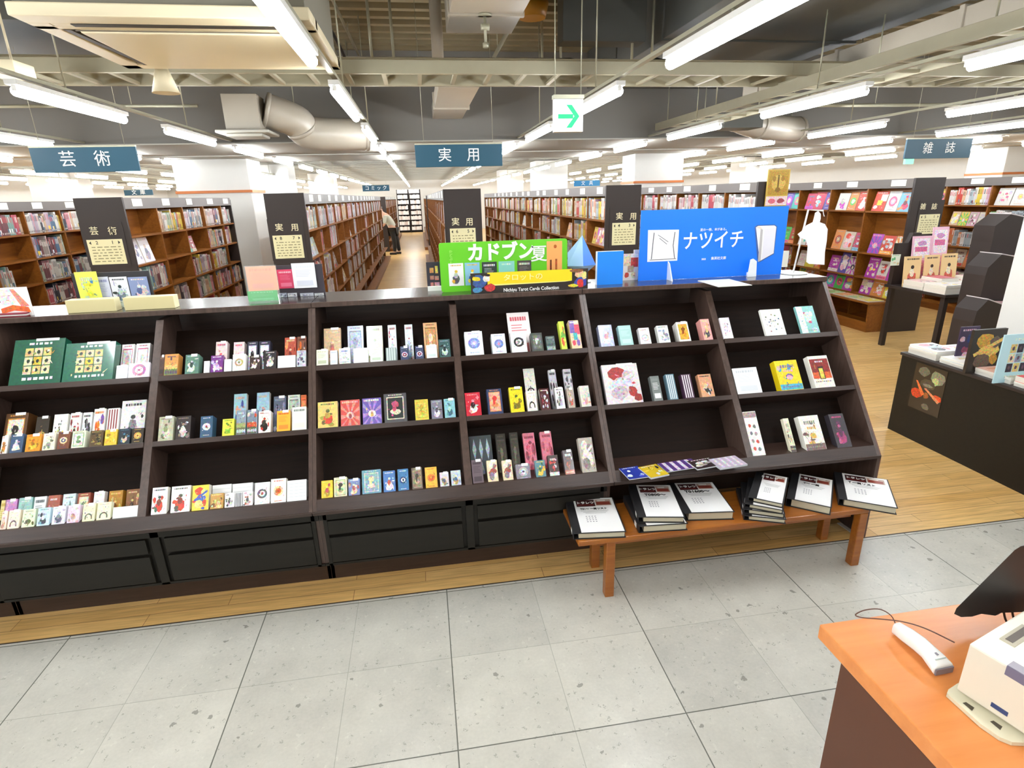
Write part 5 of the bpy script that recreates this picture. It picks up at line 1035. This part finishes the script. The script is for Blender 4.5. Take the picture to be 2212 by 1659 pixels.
# ---- books on the bookcases
rb=random.Random(23)
cand=[]
def proj(p):
    d=Vector(p)-Vector((0,0,H)); z=d.dot(FW); return (CX+FPX*d.dot(RT)/z, CY-FPX*d.dot(UP)/z, z)
for (x0,x1,Y0,y1,s,pal,nm,SHL) in BC:
    fx=x1 if s>0 else x0; mags='magazine' in nm
    n=int((y1-Y0)/.69)+1
    for k in range(n):
        ya=Y0+.03+k*.69+.012 if k else Y0+.042; yb=min(ya+.665,y1-.05)
        if k==0: yb=Y0+.03+.69-.012
        if yb-ya<.2: continue
        for row,z in enumerate(SHL):
            zt=SHL[row+1] if row<len(SHL)-1 else 1.72
            if len(SHL)<6: row=row+6-len(SHL)
            px,py,dd=proj((fx,(ya+yb)/2,z+.1))
            if px<-150 or px>2300 or py>(672-.052*px)+60 or dd<0: continue
            fill=rb.random(); y=ya
            dens={5:.85,4:.5,3:.5,2:.45,1:.4,0:.55}[row]
            if nm=='bookcase with art sign' and Y0<7 and k==0 and row>=4: continue
            if mags or (nm.startswith('far right') and rb.random()<.3):
                while y+.17<yb:
                    w=.15+rb.random()*.06; hh=min(zt-z-.03,.22+rb.random()*.06)
                    hh=min(hh,zt-z-.03)
                    cand.append((dd,'face',fx,s,y,w,hh,z,rb.choice(pal),rb.random(),nm,row,k)); y+=w+.004+rb.random()*.01
                continue
            if fill>dens and row<5:
                if rb.random()<.45: continue
                yb2=ya+(yb-ya)*(.25+rb.random()*.5)
            else: yb2=yb-rb.random()*.06
            base=rb.choice([.185,.19,.21,.21,.235]); c0=rb.choice(pal); run=0
            if rb.random()<.14 and row<5:
                while y+.13<yb2: cand.append((dd,'face',fx,s,y,.13,min(zt-z-.03,.19),z,rb.choice(pal),rb.random(),nm,row,k)); y+=.14
                continue
            while True:
                w=rb.choice([.011,.013,.015,.018,.022,.028]); 
                if y+w>yb2: break
                if run<=0: c0=rb.choice(pal); run=rb.randint(1,5); base=rb.choice([.185,.19,.21,.235])
                run-=1; hh=min(zt-z-.02,base+rb.random()*.01)
                cand.append((dd,'spine',fx,s,y,w,hh,z,c0,rb.random(),nm,row,k)); y+=w+.0008
def bookmesh(mb,c):
    dd,kind,fx,s,y,w,hh,z,col,rn,nm,row,k=c
    col=tuple(v*.72 for v in hx(col)); cc=col; d2='3a3436' if sum(cc)>1.0 else 'eeeae2'
    if kind=='spine':
        dep=.13 if hh<.2 else .15; x=fx-s*.018; inset=.004*rn; lo=x-s*dep
        o=Vector((x-s*inset,y,z+.0005)); mb.obox(o,EY*w,EZ*hh,EX*(-s*dep),'b8b0a0',{'-c':col,'-a':col,'+a':col})
        if dd<12:
            n=EX*s
            for (a,b,c2) in ((.62,.9,d2 if rn<.55 else 'c84a4a'),(.06,.14,d2)):
                if rn<.85: mb.face([o+n*.0006+EY*(w*t[0])+EZ*(hh*t[1]) for t in ((.3,a),(.7,a),(.7,b),(.3,b))],c2)
            if rn>.7: mb.face([o+n*.0005+EY*(w*t[0])+EZ*(hh*t[1]) for t in ((0,.14),(1,.14),(1,.32),(0,.32))],rb.choice(['d8dce8','e8c84a','8a3040','f0f0f0','5a7a8a']))
    else:
        o=Vector((fx-s*.03,y if s>0 else y+w,z+.0005)); up=(EZ+EX*(-s*.22)).normalized(); ax=EY*s
        n=ax.cross(up).normalized(); mb.obox(o,ax*w,up*hh,-n*.012,'b8b0a0',{'-c':col,'+c':col})
        kk=['fig','blobs','band','disc','photo','mix','swirl'][int(rn*6.99)]; q=[rb.choice(PALV),rb.choice(PALM),rb.choice(PALC)]
        if dd<13: panel(mb,o,ax,up,n,w,hh,enrich(kk,q,art(kk,q,w,hh)) if dd<9 else art(kk,q,w,hh))
CN=[('white',(1,1,1)),('pale grey',(.65,.66,.68)),('mid grey',(.35,.34,.33)),('pink',(.85,.35,.42)),('pale pink',(.9,.66,.7)),('red',(.65,.09,.08)),('orange',(.85,.33,.1)),('yellow',(.85,.65,.1)),('cream',(.8,.73,.55)),('green',(.12,.5,.15)),('pale green',(.5,.6,.45)),('teal',(.15,.5,.45)),('blue',(.15,.25,.45)),('pale blue',(.4,.55,.7)),('purple',(.3,.15,.42)),('dark',(.06,.05,.06)),('brown',(.2,.1,.07)),('tan',(.6,.45,.3))]
def cname(c): c=hx(c); return min(CN,key=lambda t:sum((a-b)**2 for a,b in zip(c,t[1])))[0]
def inview(c):
    px,py,z=proj((c[2],c[4]+c[5]/2,c[7]+c[6]*.75)); 
    if not(-5<px<2215 and z>0): return False
    if py>(650-.052*px): return False
    if 1384<px<1692 and py>452: return False
    if 954<px<1222 and py>520: return False
    if px>2150: return False
    return True
def size(c):
    px,py,z=proj((c[2],c[4],c[7])); qx,qy,_=proj((c[2],c[4]+c[5],c[7]+c[6])); return abs(qx-px)*abs(qy-py)
vis=sorted([c for c in cand if inview(c)],key=size,reverse=True)
faces=[c for c in vis if c[1]=='face' and 'magazine' in c[10]][:110]+[c for c in vis if c[1]=='face' and 'magazine' not in c[10]][:45]; spines=[c for c in vis if c[1]=='spine'][:225]
picked=set(id(c) for c in faces+spines)
tens=['twentieth','thirtieth','fortieth','fiftieth']; b9=['first','second','third','fourth','fifth','sixth','seventh','eighth','ninth']
ordw=ordn[:]+['nineteenth']
for t_,nm_ in enumerate(('twenty','thirty','forty')): ordw+=[tens[t_]]+[nm_+'-'+q for q in b9]
ordw.append('fiftieth')
rown={5:'top',4:'second',3:'third',2:'fourth',1:'fifth',0:'bottom'}
cnt={}
for c in sorted([c for c in cand if id(c) in picked],key=lambda c:(c[10],-c[11],c[4])):
    key=(c[10],c[11],c[12]); cnt[key]=cnt.get(key,0)+1; i=cnt[key]
    mb=MB(); bookmesh(mb,c); nmm='magazine' if (c[1]=='face' and 'magazine' in c[10]) else 'book'
    ob=mb.build(nmm,PRINT)
    lab='%s %s, %s in %s bay, %s shelf, %s'%(cname(c[8]),('spine' if c[1]=='spine' else 'facing cover'),ordw[min(i-1,49)],ordw[c[12]],rown[c[11]],c[10])
    tag(ob,lab,nmm,'%ss on the %s'%(nmm,c[10]))
mb=MB()
for c in cand:
    if id(c) not in picked: bookmesh(mb,c)
ob=mb.build('shelved_books',PRINT); tag(ob,'countless books filling the bookcases deeper in the shop','books',kind='stuff')
print('books',len(cand),len(picked))
# empty-cell face-out books of the first art bay
for i,(y,w,c,k,l) in enumerate(((6.2,.2,'eceaf0','blobs','left'),(6.42,.22,'f2f0f4','fig','right'))):
    mb=MB(); o=Vector((-2.82,y,1.1905)); up=(EZ-EX*.2).normalized(); mb.obox(o,EY*w,up*.25,-(EY.cross(up))*.014,'ece6da',{'-c':c}); panel(mb,o,EY,up,EY.cross(up),w,.25,art(k,['b8b0c8','8a90a8','d8c8c0'],w,.25))
    tag(mb.build('book',PRINT),'large white art book facing out right of the art sign panel, %s of two'%l,'book')
# far wall shelf with rows of white books
a=at(863,500,Y=32); b=at(914,500,Y=32)
r=thing('bookcase','distant two bay bookcase of white books closing the centre aisle','bookcase',((a.x+b.x)/2,32,0))
mb=MB(); mb.box(a.x,b.x,32.25,32.27,0,2.2); mb.box(a.x,a.x+.03,32,32.25,0,2.2); mb.box(b.x-.03,b.x,32,32.25,0,2.2); mb.box((a.x+b.x)/2-.015,(a.x+b.x)/2+.015,32,32.25,0,2.2); mb.build('body',PANELD,r)
mb=MB(); mb2=MB()
for k in range(8):
    z=.12+k*.27; mb.box(a.x+.03,b.x-.03,32,32.25,z-.02,z); x=a.x+.04
    while x<b.x-.06:
        w=.03+rb.random()*.05
        if abs(x+w/2-(a.x+b.x)/2)>.05: mb2.box(x,x+w,32.02,32.2,z+.001,z+.17+rb.random()*.04,rb.choice(['f0eeea','e8e0dc','f4f0ee','d8c8c0','f6f4f2']))
        x+=w+.003
mb.build('shelf_boards',PANELD,r); tag(mb2.build('shelved_books',PRINT),'rows of white books on the distant bookcase at the end of the aisle','books',kind='stuff')
# ------------------------------------------------------------ low table in front right with cloth-dark panels, poster and magazines
ZQ=.60
r=thing('display_table','low dark brown display table at the right with an orange and grey poster','table',(3.7,2.6,0))
m=MB(); m.box(3.40,3.41,1.2,3.47,.0,ZQ-.02); m.build('side_panel',DRAWER,r)
m=MB(); m.box(3.41,4.0,3.46,3.47,.0,ZQ-.02); m.box(3.41,4.0,1.2,1.21,0,ZQ-.02); m.box(3.99,4.0,1.21,3.46,0,ZQ-.02); m.build('side_panels',DRAWER,r)
m=MB(); m.box(3.39,4.01,1.19,3.48,ZQ-.02,ZQ); m.build('table_top',PANELD,r,bevel=.002)
# poster on the side
def sd(x,y): p=at(x,y,X=3.398); return Vector((3.397,p.y,p.z))
y0=3.335; y1=3.085; z0=.235; z1=.565
mb=MB(); o=Vector((3.3975,y0,z0)); ax=-EY; w=y0-y1; h=z1-z0; mb.obox(o,ax*w,EZ*h,EX*.0015,'241c18')
panel(mb,o,ax,EZ,-EX,w,h,[(blob(.3,.85,.2,.13),'6a6c5c'),(blob(.75,.8,.26,.17),'8a8c72'),(blob(.7,.72,.12,.1),'c8cc8a'),(blob(.5,.6,.3,.12),'4a4438'),(blob(.5,.58,.2,.04),'8a8474'),(blob(.2,.36,.24,.12),'d8401c'),(blob(.85,.38,.2,.08),'e0501c'),([(.1,.62),(.16,.62),(.45,.38),(.36,.33)],'f07a3c'),([(.4,.5),(.46,.52),(.95,.33),(.9,.28)],'f0946a'),(blob(.5,.36,.1,.08),'a05a28'),(blob(.55,.12,.14,.08),'6a6658')])
o=mb.build('poster',GLOSSY,None,origin=(3.3975,(y0+y1)/2,z0)); tag(o,'dark poster with orange flames and pale heads on the low table side','poster')
# things on the table
def pile(x0,x1,ya,yb,cols,lab,z=ZQ):
    for i,c in enumerate(cols):
        q=MB(); j=rb.random()*.012; t=.011+.006*rb.random(); o=Vector((x0+j,ya+j*.5,z+.0004)); q.obox(o,EX*(x1-x0),EY*(yb-ya),EZ*t,'eeeade',{'+c':c}); panel(q,o+EZ*t,EX,EY,EZ,x1-x0,yb-ya,enrich('mix',[c,'e8e4e0'],art(['text','blobs','band','photo'][i%4],[rb.choice(PALM),rb.choice(PALC),rb.choice(PALM)],x1-x0,yb-ya)))
        n=len(cols); pos='only copy' if n==1 else ['bottom','second','third','fourth','fifth','sixth','seventh'][i] if i<n-1 else 'top'
        tag(q.build('magazine',PRINT),'%s magazine, %s of the %s'%(cname(c),pos,lab),'magazine','magazine piles on the tables'); z+=t+.0006
    return z
pile(3.42,3.60,3.22,3.45,['d84a70','f4f2f4','e8ecf4','f6f6f8'],'pile at the far left corner of the low table')
pile(3.63,3.84,3.2,3.44,['f0eef2','e8f0f4','f4f6f6'],'second pile on the low table')
pile(3.42,3.60,2.95,3.19,['e8eef0','d8e4e8','f4f0e8'],'pile above the poster on the low table')
pile(3.62,3.80,2.96,3.17,['f0e8e0'],'single copy behind the poster')
pile(3.42,3.60,2.70,2.93,['e8e0d4','f0d8cc','e8b8a8'],'pale pile right of the poster')
pile(3.42,3.60,2.44,2.68,['f0e8d8','e87868','f0ead8','d8484c'],'pile with a red edge on the low table')
pile(3.62,3.80,2.50,2.72,['e8c898','f0d8b0'],'yellowish pile behind the red edged one')
pile(3.42,3.62,2.18,2.42,['f4f0e4','f4f2ee'],'white pile cut by the right edge of the photo')
def leanpanel(name,label,cat,pts,Y,bg,kind,cols,t=.008,z0=ZQ,tilt=.0):
    (xa,ya),(xb,yb)=pts; a=at(xa,(ya+yb)/2,Y=Y); b=at(xb,(ya+yb)/2,Y=Y); zt=at((xa+xb)/2,ya,Y=Y).z
    mb=MB(); o=Vector((a.x,Y,z0)); w=b.x-a.x; h=zt-z0; mb.obox(o,EX*w,EZ*h,EY*t,bg); panel(mb,o,EX,EZ,-EY,w,h,art(kind,cols.split(','),w,h)); return tag(mb.build(name,PRINT,None,origin=(a.x+w/2,Y,z0)),label,cat)
zp=ZQ+.0
mb=MB(); o=Vector((3.86,2.78,ZQ+.001)); 
leanpanel('picture_stand','upright dark purple picture sheet behind the white magazines on the low table','picture',((2070,706),(2110,775)),3.17,'3a2c4a','blobs','8a3a5c,2a3a6a,c8a8b8',z0=ZQ+.001)
leanpanel('book','upright dark book with a golden face on the low table','book',((2098,712),(2168,788)),2.94,'2e2620','photo','c89a3c,e8c468,6a5a4c',t=.02,z0=ZQ+.001)
leanpanel('notice_board','pale aqua sheet with small dark pictures standing at the right edge on the low table','card',((2160,722),(2240,815)),2.74,'b8dce4','grid','2e2838,8a98a8,5a4a5a',z0=ZQ+.001)
mb=MB(); mb.cyl((3.66,3.3,ZQ+.06),(3.66,3.3,ZQ+.12),.02,12,'4a88e0'); 
# ------------------------------------------------------------ magazine table further back
ZM=.70
r=thing('display_table','dark wooden table heaped with magazines in front of the magazine bookcase','table',(5.75,5.25,0))
m=MB(); m.box(5.13,6.45,4.87,5.66,ZM-.03,ZM); m.build('table_top',PANELD,r,bevel=.003)
for x,y in ((5.16,4.90),(6.37,4.90),(5.16,5.58),(6.37,5.58)): m=MB(); m.box(x,x+.05,y,y+.05,0,ZM-.0305); m.build('leg',PANELD,r,bevel=.003)
m=MB(); m.box(5.21,6.37,4.91,4.93,ZM-.09,ZM-.0305); m.build('apron',PANELD,r)
piles={}
for i,x in enumerate((5.135,5.345,5.555,5.765,5.975)):
    for j,y in enumerate((4.89,5.16)):
        n=6 if j==0 else 7
        piles[i,j]=pile(x,x+.205,y,y+.255,[rb.choice(['f0e8e0','e8e4e0','d8c8c0','f0d0d0','c8b8a8','e8c8c8','d86a80']) for _ in range(n-(i+j)%2)],'%s pile in the %s row of the magazine table'%(['first','second','third','fourth','fifth'][i],['front','rear'][j]),z=ZM)
def standmag(x0,x1,yt,y,z,bg,kind,cols,label,nm='magazine',cat='magazine',polys=None):
    a=at(x0,yt+30,Y=y); b=at(x1,yt+30,Y=y); t=at((x0+x1)/2,yt,Y=y).z; w=b.x-a.x; h=t-z
    mb=MB(); up=(EZ+EY*.12).normalized(); o=Vector((a.x,y,z)); mb.obox(o,EX*w,up*h,-(EX.cross(up))*.01,bg); panel(mb,o,EX,up,EX.cross(up),w,h,polys or art(kind,cols.split(','),w,h)); tag(mb.build(nm,PRINT,None,origin=tuple(o)),label,cat,'magazines standing on the magazine table')
for i,(x0,x1,yt,l) in enumerate(((1956,1992,554,'left'),(2000,2032,551,'middle'),(2037,2070,548,'right'))):
    standmag(x0,x1,yt,5.43,ZM+.0005,'e8c890','fig','c8604a,f0e4c8,3a2c28','upright cream and red cover magazine on the magazine table, %s of three'%l)
for i,(x0,x1,yt,l) in enumerate(((1978,2018,510,'left'),(2024,2058,490,'right'))):
    standmag(x0,x1,yt,5.52,ZM+.0005,'e8b8cc','','','pink and lilac upright card behind the magazines, %s of two'%l,'display_card','card',[(rect(.08,.55,.92,.95),'f2e8f0'),(rect(.15,.68,.8,.78),'d86a98'),(blob(.5,.85,.3,.06),'c890c0'),(rect(.08,.05,.92,.5),'ec9ab0')])
a=at(1930,570,Y=5.62); a.x=max(a.x,5.135); b=at(1975,570,Y=5.62); t=at(1950,505,Y=5.56).z; t2=at(1940,527,Y=5.56).z
m=MB(); m.prism([(a.x,ZM+.0005),(b.x,ZM+.0005),(b.x,t),(a.x+.16,t),(a.x+.12,t2),(a.x,t2)],'Y',5.60,5.655); tag(m.build('display_block',PANELD,bevel=.003),'dark stepped block standing at the left rear of the magazine table','display block')
p=at(1932,556,Y=5.59); m=MB(); o=Vector((p.x-.03,5.595,p.z-.09)); m.obox(o,EX*.11,EZ*.12,EY*.003,'e8f0e0'); panel(m,o,EX,EZ,-EY,.11,.12,art('blobs',['6ac88a','e8c8a0','4aa86a'],.11,.12)); tag(m.build('price_flag',PRINT),'small white and green paper flag on the dark block','card')
# sloped tray below the magazine bookcase
r=thing('magazine_tray','honey wooden tray unit with open front below the magazine bookcase','tray unit',(5.6,7.0,0))
m=MB(); m.box(5.42,5.705,6.16,8.2,.355,.38); m.build('tray_board',SHELFW,r,bevel=.003)
m=MB(); m.prism([(5.46,0),(5.70,.0),(5.70,.354),(5.44,.354)],'Y',6.18,6.20); m.build('side_board',SHELFW,r)
m=MB(); m.prism([(5.46,0),(5.70,.0),(5.70,.354),(5.44,.354)],'Y',8.16,8.18); m.build('side_board',SHELFW,r)
m=MB(); m.box(5.46,5.48,6.2,8.16,0,.12); m.build('front_board',SHELFW,r)
for i,(y,c) in enumerate(((6.2,'e8d848'),(6.42,'d8e080'),(6.64,'f0a868'),(6.88,'8ac868'),(7.12,'e8e0d0'),(7.36,'e88a98'),(7.6,'b8c8c0'))):
    q=MB(); q.box(5.44,5.66,y,y+.2,.381,.392,'e8e2d4'); panel(q,Vector((5.44,y,.392)),EX,EY,EZ,.22,.2,[(rect(0,0,1,1),c)]+art('blobs',[rb.choice(PALV),c,'f4f0e0'],.22,.2)); tag(q.build('magazine',PRINT),'%s magazine lying in the tray below the magazine bookcase, %s from the front'%(cname(c),ordw[i]),'magazine','magazines in the low tray')
# three-tier dark magazine racks beside the right column
YR=3.95
r=thing('magazine_rack','dark three tiered magazine rack standing behind the right column','rack',(4.6,4.2,0))
for k,(O,dy) in enumerate((([(2079,697),(2087,672),(2111,648),(2150,662),(2230,662),(2230,800),(2056,800)],0),([(2105,596),(2111,578),(2140,550),(2188,559),(2250,559),(2250,640),(2098,640)],.22),([(2119,524),(2126,488),(2160,463),(2208,474),(2270,474),(2270,560),(2112,560)],.44))):
    P=[at(x+24,y,Y=YR+dy) for x,y in O]; pl=[(p.x,p.z) for p in P]
    zb=0; pl[-1]=(pl[0][0],zb); pl[-2]=(pl[-2][0],zb)
    m=MB(); m.prism(pl,'Y',YR+dy,YR+dy+.2); m.build('tier',PANELD,r,bevel=.003)
    a,b,c=P[2],P[3],P[4]
    m=MB(); m.obox(Vector((a.x,YR+dy,a.z+.002)),Vector((b.x-a.x,0,b.z-a.z)),EY*.2,EZ*.008,'d8d0d0'); m.obox(Vector((b.x,YR+dy,b.z+.002)),Vector((c.x-b.x,0,c.z-b.z)),EY*.2,EZ*.01,'c8a0a4'); m.build('magazine_edges',PRINT,r)
# ------------------------------------------------------------ counter
ZC=.80
r=thing('counter','orange wood topped sales counter in the lower right corner','counter',(1.4,.2,0))
m=MB(); m.box(.838,2.6,-1.6,.931,ZC-.038,ZC); m.build('counter_top',COUNTERT,r,bevel=.003)
m=MB(); m.box(.885,.905,-1.5,.90,0,ZC-.0385); m.build('side_panel',COUNTERS,r)
m=MB(); m.box(.905,2.5,.88,.90,0,ZC-.0385); m.build('front_panel',COUNTERS,r)
# hand scanner: lofted body
P0=at(1936,1352,Z=ZC+.02); P1=at(2040,1440,Z=ZC+.02)
r=thing('barcode_scanner','white hand scanner lying on the orange counter','scanner',((P0.x+P1.x)/2,(P0.y+P1.y)/2,ZC))
d=(P1-P0); d.z=0; L=d.length; d.normalize(); s=Vector((d.y,-d.x,0))
if s.x<0: s=-s
sec=[(0,.007,.010,.018),(.01,.011,.014,.020),(.25,.014,.016,.024),(.5,.0145,.016,.027),(.68,.016,.014,.026),(.85,.021,.013,.022),(.97,.0235,.012,.018),(1.0,.0235,.010,.016)]
mb=MB(); rings=[]
for (t,hw,hh,zc_) in sec:
    c=P0+d*(L*t); ring=[]
    for k in range(16):
        a=2*math.pi*k/16; ca,sa=math.cos(a),math.sin(a); e=.6
        ring.append(Vector((c.x,c.y,ZC+zc_-.004))+s*(hw*math.copysign(abs(ca)**e,ca))+EZ*(hh*math.copysign(abs(sa)**e,sa)))
    rings.append(ring)
for A,B in zip(rings[:-1],rings[1:]):
    for k in range(16): j=(k+1)%16; mb.face([A[k],A[j],B[j],B[k]],'fff',True)
mb.face(rings[0][::-1]); mb.face(rings[-1]); ob=mb.build('body',WHITEP,r)
import bmesh
bm=bmesh.new(); bm.from_mesh(ob.data); bmesh.ops.remove_doubles(bm,verts=bm.verts,dist=1e-5); bmesh.ops.recalc_face_normals(bm,faces=bm.faces); bm.to_mesh(ob.data); bm.free()
c=P0+d*(L*1.0); mb=MB(); mb.obox(Vector((c.x,c.y,ZC+.004))-s*.021+d*.0002,s*.042,d*.003,EZ*.014); mb.build('scan_window',GREYP,r)
c=P0+d*(L*.80); mb=MB(); mb.obox(Vector((c.x,c.y,ZC+.0325))-s*.002,s*.004,d*.006,EZ*.002); mb.build('indicator',GREYP,r)
c=P0+d*(L*.90); mb=MB(); mb.obox(Vector((c.x,c.y,ZC+.0295))-s*.013,s*.026,d*.002,EZ*.0012,'aab4ae'); mb.build('ridge',PRINT,r)
pc=[P0+Vector((0,0,0)),at(1925,1330,Z=ZC+.035),at(1900,1316,Z=ZC+.04),at(1868,1318,Z=ZC+.03),at(1848,1328,Z=ZC+.012),at(1862,1334,Z=ZC+.015),at(1900,1337,Z=ZC+.03),at(1950,1343,Z=ZC+.045),at(2000,1358,Z=ZC+.045),at(2062,1388,Z=ZC+.035)]
mb=MB(); mb.tube(curve(pc,6),.0014,6); tag(mb.build('scanner_cable',CABLE),'thin brown cable looping from the hand scanner to the printer','cable')
# printer
A=at(2066,1486,Z=ZC+.02); zt=at(2064,1394,Y=A.y)  # far left vertical edge
hb=max(.055,zt.z-ZC); 
B=at(2212,1459,Z=ZC+hb); A2=Vector((A.x,A.y,ZC+hb)); dn=(B-A2); dn.z=0; dn.normalize(); rt_=Vector((-dn.y,dn.x,0)); 
if rt_.x<0: rt_=-rt_
r=thing('receipt_printer','beige box shaped receipt printer with blue grey catches at the right edge','printer',(A.x+.08,A.y-.05,ZC))
o=Vector((A.x,A.y,ZC+.016)); mb=MB(); mb.obox(o,dn*.34,rt_*.26,EZ*(hb-.016),'d8cfbc',{'+c':'efe9d6'}); mb.build('case',attrmat('printer_plastic',.45),r,bevel=.004)
mb=MB(); mb.obox(o+dn*.06-rt_*.0015+EZ*(hb-.035),dn*.035,rt_*.003,EZ*.0195,'6a6478'); mb.obox(o+dn*.06+EZ*(hb-.0155),dn*.035,rt_*.02,EZ*.001,'9a949c'); mb.build('catch',PRINT,r)
mb=MB(); mb.obox(o+dn*.055-rt_*.0012+EZ*.014,dn*.026,rt_*.0014,EZ*.009,'2a3c6a'); mb.build('badge',PRINT,r)
mb=MB(); mb.obox(o+dn*.02+rt_*.06+EZ*(hb-.016),dn*.024,rt_*.08,EZ*.003,'b8b09c'); mb.obox(o+dn*.026+rt_*.066+EZ*(hb-.0129),dn*.012,rt_*.068,EZ*.001,'6a625c'); mb.build('paper_slot',PRINT,r)
pts=[(0,-.004),(.004,-.016),(.07,-.034),(.10,-.034),(.115,-.026),(.13,.0),(.13,.03),(0,.03)]
mb=MB(); c0=Vector((A.x,A.y,ZC+.0006))-dn*.01; poly=[c0+dn*u+rt_*v for u,v in pts]; n=len(poly)
mb.face(poly[::-1],'d6d0b4'); mb.face([p+EZ*.008 for p in poly],'dcd6ba')
for i in range(n): j=(i+1)%n; mb.face([poly[i],poly[j],poly[j]+EZ*.008,poly[i]+EZ*.008],'cfc8ac')
for u in (.03,.075): q=c0+dn*u-rt_*.014+EZ*.0084; mb.face([q,q+dn*.018-rt_*.004,q+dn*.016+rt_*.008,q+dn*.002+rt_*.008],'4a4438')
mb.build('base_foot',PRINT,r)
mb=MB(); mb.obox(o-EZ*.0155+dn*.02+rt_*.02,dn*.30,rt_*.22,EZ*.0153,'8a806c'); mb.build('underside',PRINT,r)
# black customer display above the printer
t0=at(2062,1322,Y=.84); r=thing('display_monitor','black tilted display screen seen from behind above the printer','monitor',(t0.x+.1,.80,ZC+hb))
def mp(x,y,Y): return at(x,y,Y=Y)
F=[(2061,1326),(2066,1314),(2192,1188),(2205,1180),(2290,1168),(2300,1330),(2212,1322),(2160,1324),(2150,1330),(2120,1326),(2100,1332),(2076,1333)]
fr=[mp(x,y,.80) for x,y in F]; bk=[mp(x+6,y-2,.86)+Vector((0,0,-.0)) for x,y in F]
mb=MB(); n=len(F); mb.face(fr,'161214'); mb.face(bk[::-1],'161214')
for i in range(n): j=(i+1)%n; mb.face([fr[j],fr[i],bk[i],bk[j]],'161214')
mb.build('screen_shell',BLACKM,r,bevel=.004)
mb=MB(); p=mp(2240,1330,.83); mb.cyl((p.x,.83,ZC+hb+.003),(p.x,.83,p.z+.03),.012,16); mb.box(p.x-.04,p.x+.04,.79,.87,ZC+hb+.0005,ZC+hb+.003); mb.build('stand',BLACKM,r)
for k,(xa,ya) in enumerate(((2168,1320),(2186,1318))):
    mb=MB(); mb.tube(curve([mp(xa,ya,.82),mp(xa+6,ya+22,.82),mp(xa+26,ya+44,.80),mp(xa+60,ya+60,.78)],6),.0022,8); mb.build('cable',CABLEB,r)
# white strip on the floor by the bench end
a=at(1812,1130,Z=0); b=at(1850,1156,Z=0); mb=MB(); dd=(b-a); nn=Vector((-dd.y,dd.x,0)).normalized()*.012; mb.obox(a-nn,dd,nn*2,EZ*.003,'d8d6cc'); tag(mb.build('floor_tape',PAINT),'short white strip stuck to the floor under the bench end','tape')
# ------------------------------------------------------------ the person far down the centre aisle
def skinbody(name,verts,edges,radii,m,parent,root=0,sub=2):
    me=D.meshes.new(name); base=parent.location; me.from_pydata([tuple(Vector(v)-base) for v in verts],edges,[]); o=D.objects.new(name,me); COL.objects.link(o); o.parent=parent
    sk=o.modifiers.new('skin','SKIN'); sk.use_smooth_shade=True; sv=me.skin_vertices[0].data
    for i,rr in enumerate(radii): sv[i].radius=(rr,rr) if not isinstance(rr,tuple) else rr; sv[i].use_root=(i==root)
    s=o.modifiers.new('sub','SUBSURF'); s.levels=sub; s.render_levels=sub; me.materials.append(m); return o
px,py=-.90,19.5
r=thing('person','person in pale shirt and black trousers bending to the shelves far down the aisle','person',(px,py,0))
V=[(px,py,.78),(px-.05,py,.98),(px-.15,py,1.16),(px-.24,py,1.27),(px-.31,py,1.33),(px-.36,py,1.40),(px-.37,py,1.50), # pelvis..head
 (px-.02,py-.10,.74),(px+.02,py-.10,.42),(px,py-.10,.08),(px-.12,py-.10,.04),
 (px+.03,py+.10,.74),(px+.10,py+.10,.42),(px+.14,py+.10,.08),(px+.02,py+.10,.04),
 (px-.22,py-.19,1.22),(px-.24,py-.21,.98),(px-.42,py-.18,.86),(px-.50,py-.17,.85),
 (px-.22,py+.19,1.22),(px-.25,py+.21,.98),(px-.43,py+.18,.88),(px-.51,py+.17,.88)]
Eg=[(0,1),(1,2),(2,3),(3,4),(4,5),(5,6),(0,7),(7,8),(8,9),(9,10),(0,11),(11,12),(12,13),(13,14),(3,15),(15,16),(16,17),(17,18),(3,19),(19,20),(20,21),(21,22)]
Rr=[.13,.125,.135,.12,.05,.085,.075,.085,.06,.042,.035,.085,.06,.042,.035,.05,.042,.033,.03,.05,.042,.033,.03]
skinbody('body',V,Eg,Rr,mat('skin','c89a80',.6),r)
Vs=[V[0],V[1],V[2],V[3],V[15],V[16],V[19],V[20]]; skinbody('shirt',[Vector(Vs[0])+EZ*.06]+Vs[1:],[(0,1),(1,2),(2,3),(3,4),(4,5),(3,6),(6,7)],[.145,.142,.15,.135,.065,.06,.065,.06],mat('pale_grey_shirt','b8b8a8',.8),r)
skinbody('trousers',[V[0],V[7],V[8],V[9],V[11],V[12],V[13]],[(0,1),(1,2),(2,3),(0,4),(4,5),(5,6)],[.145,.10,.08,.06,.10,.08,.06],mat('black_trousers','1a1614',.8),r)
skinbody('hair',[(px-.35,py,1.46),(px-.36,py,1.53)],[(0,1)],[.092,.085],mat('grey_hair','8a8680',.8),r)
for s_,i in (('',9),('',13)):
    f=V[i]; mb=MB(); mb.box(f[0]-.17,f[0]+.06,f[1]-.05,f[1]+.05,0,.07,'141210'); mb.build('shoe',PAINT,r,bevel=.02)
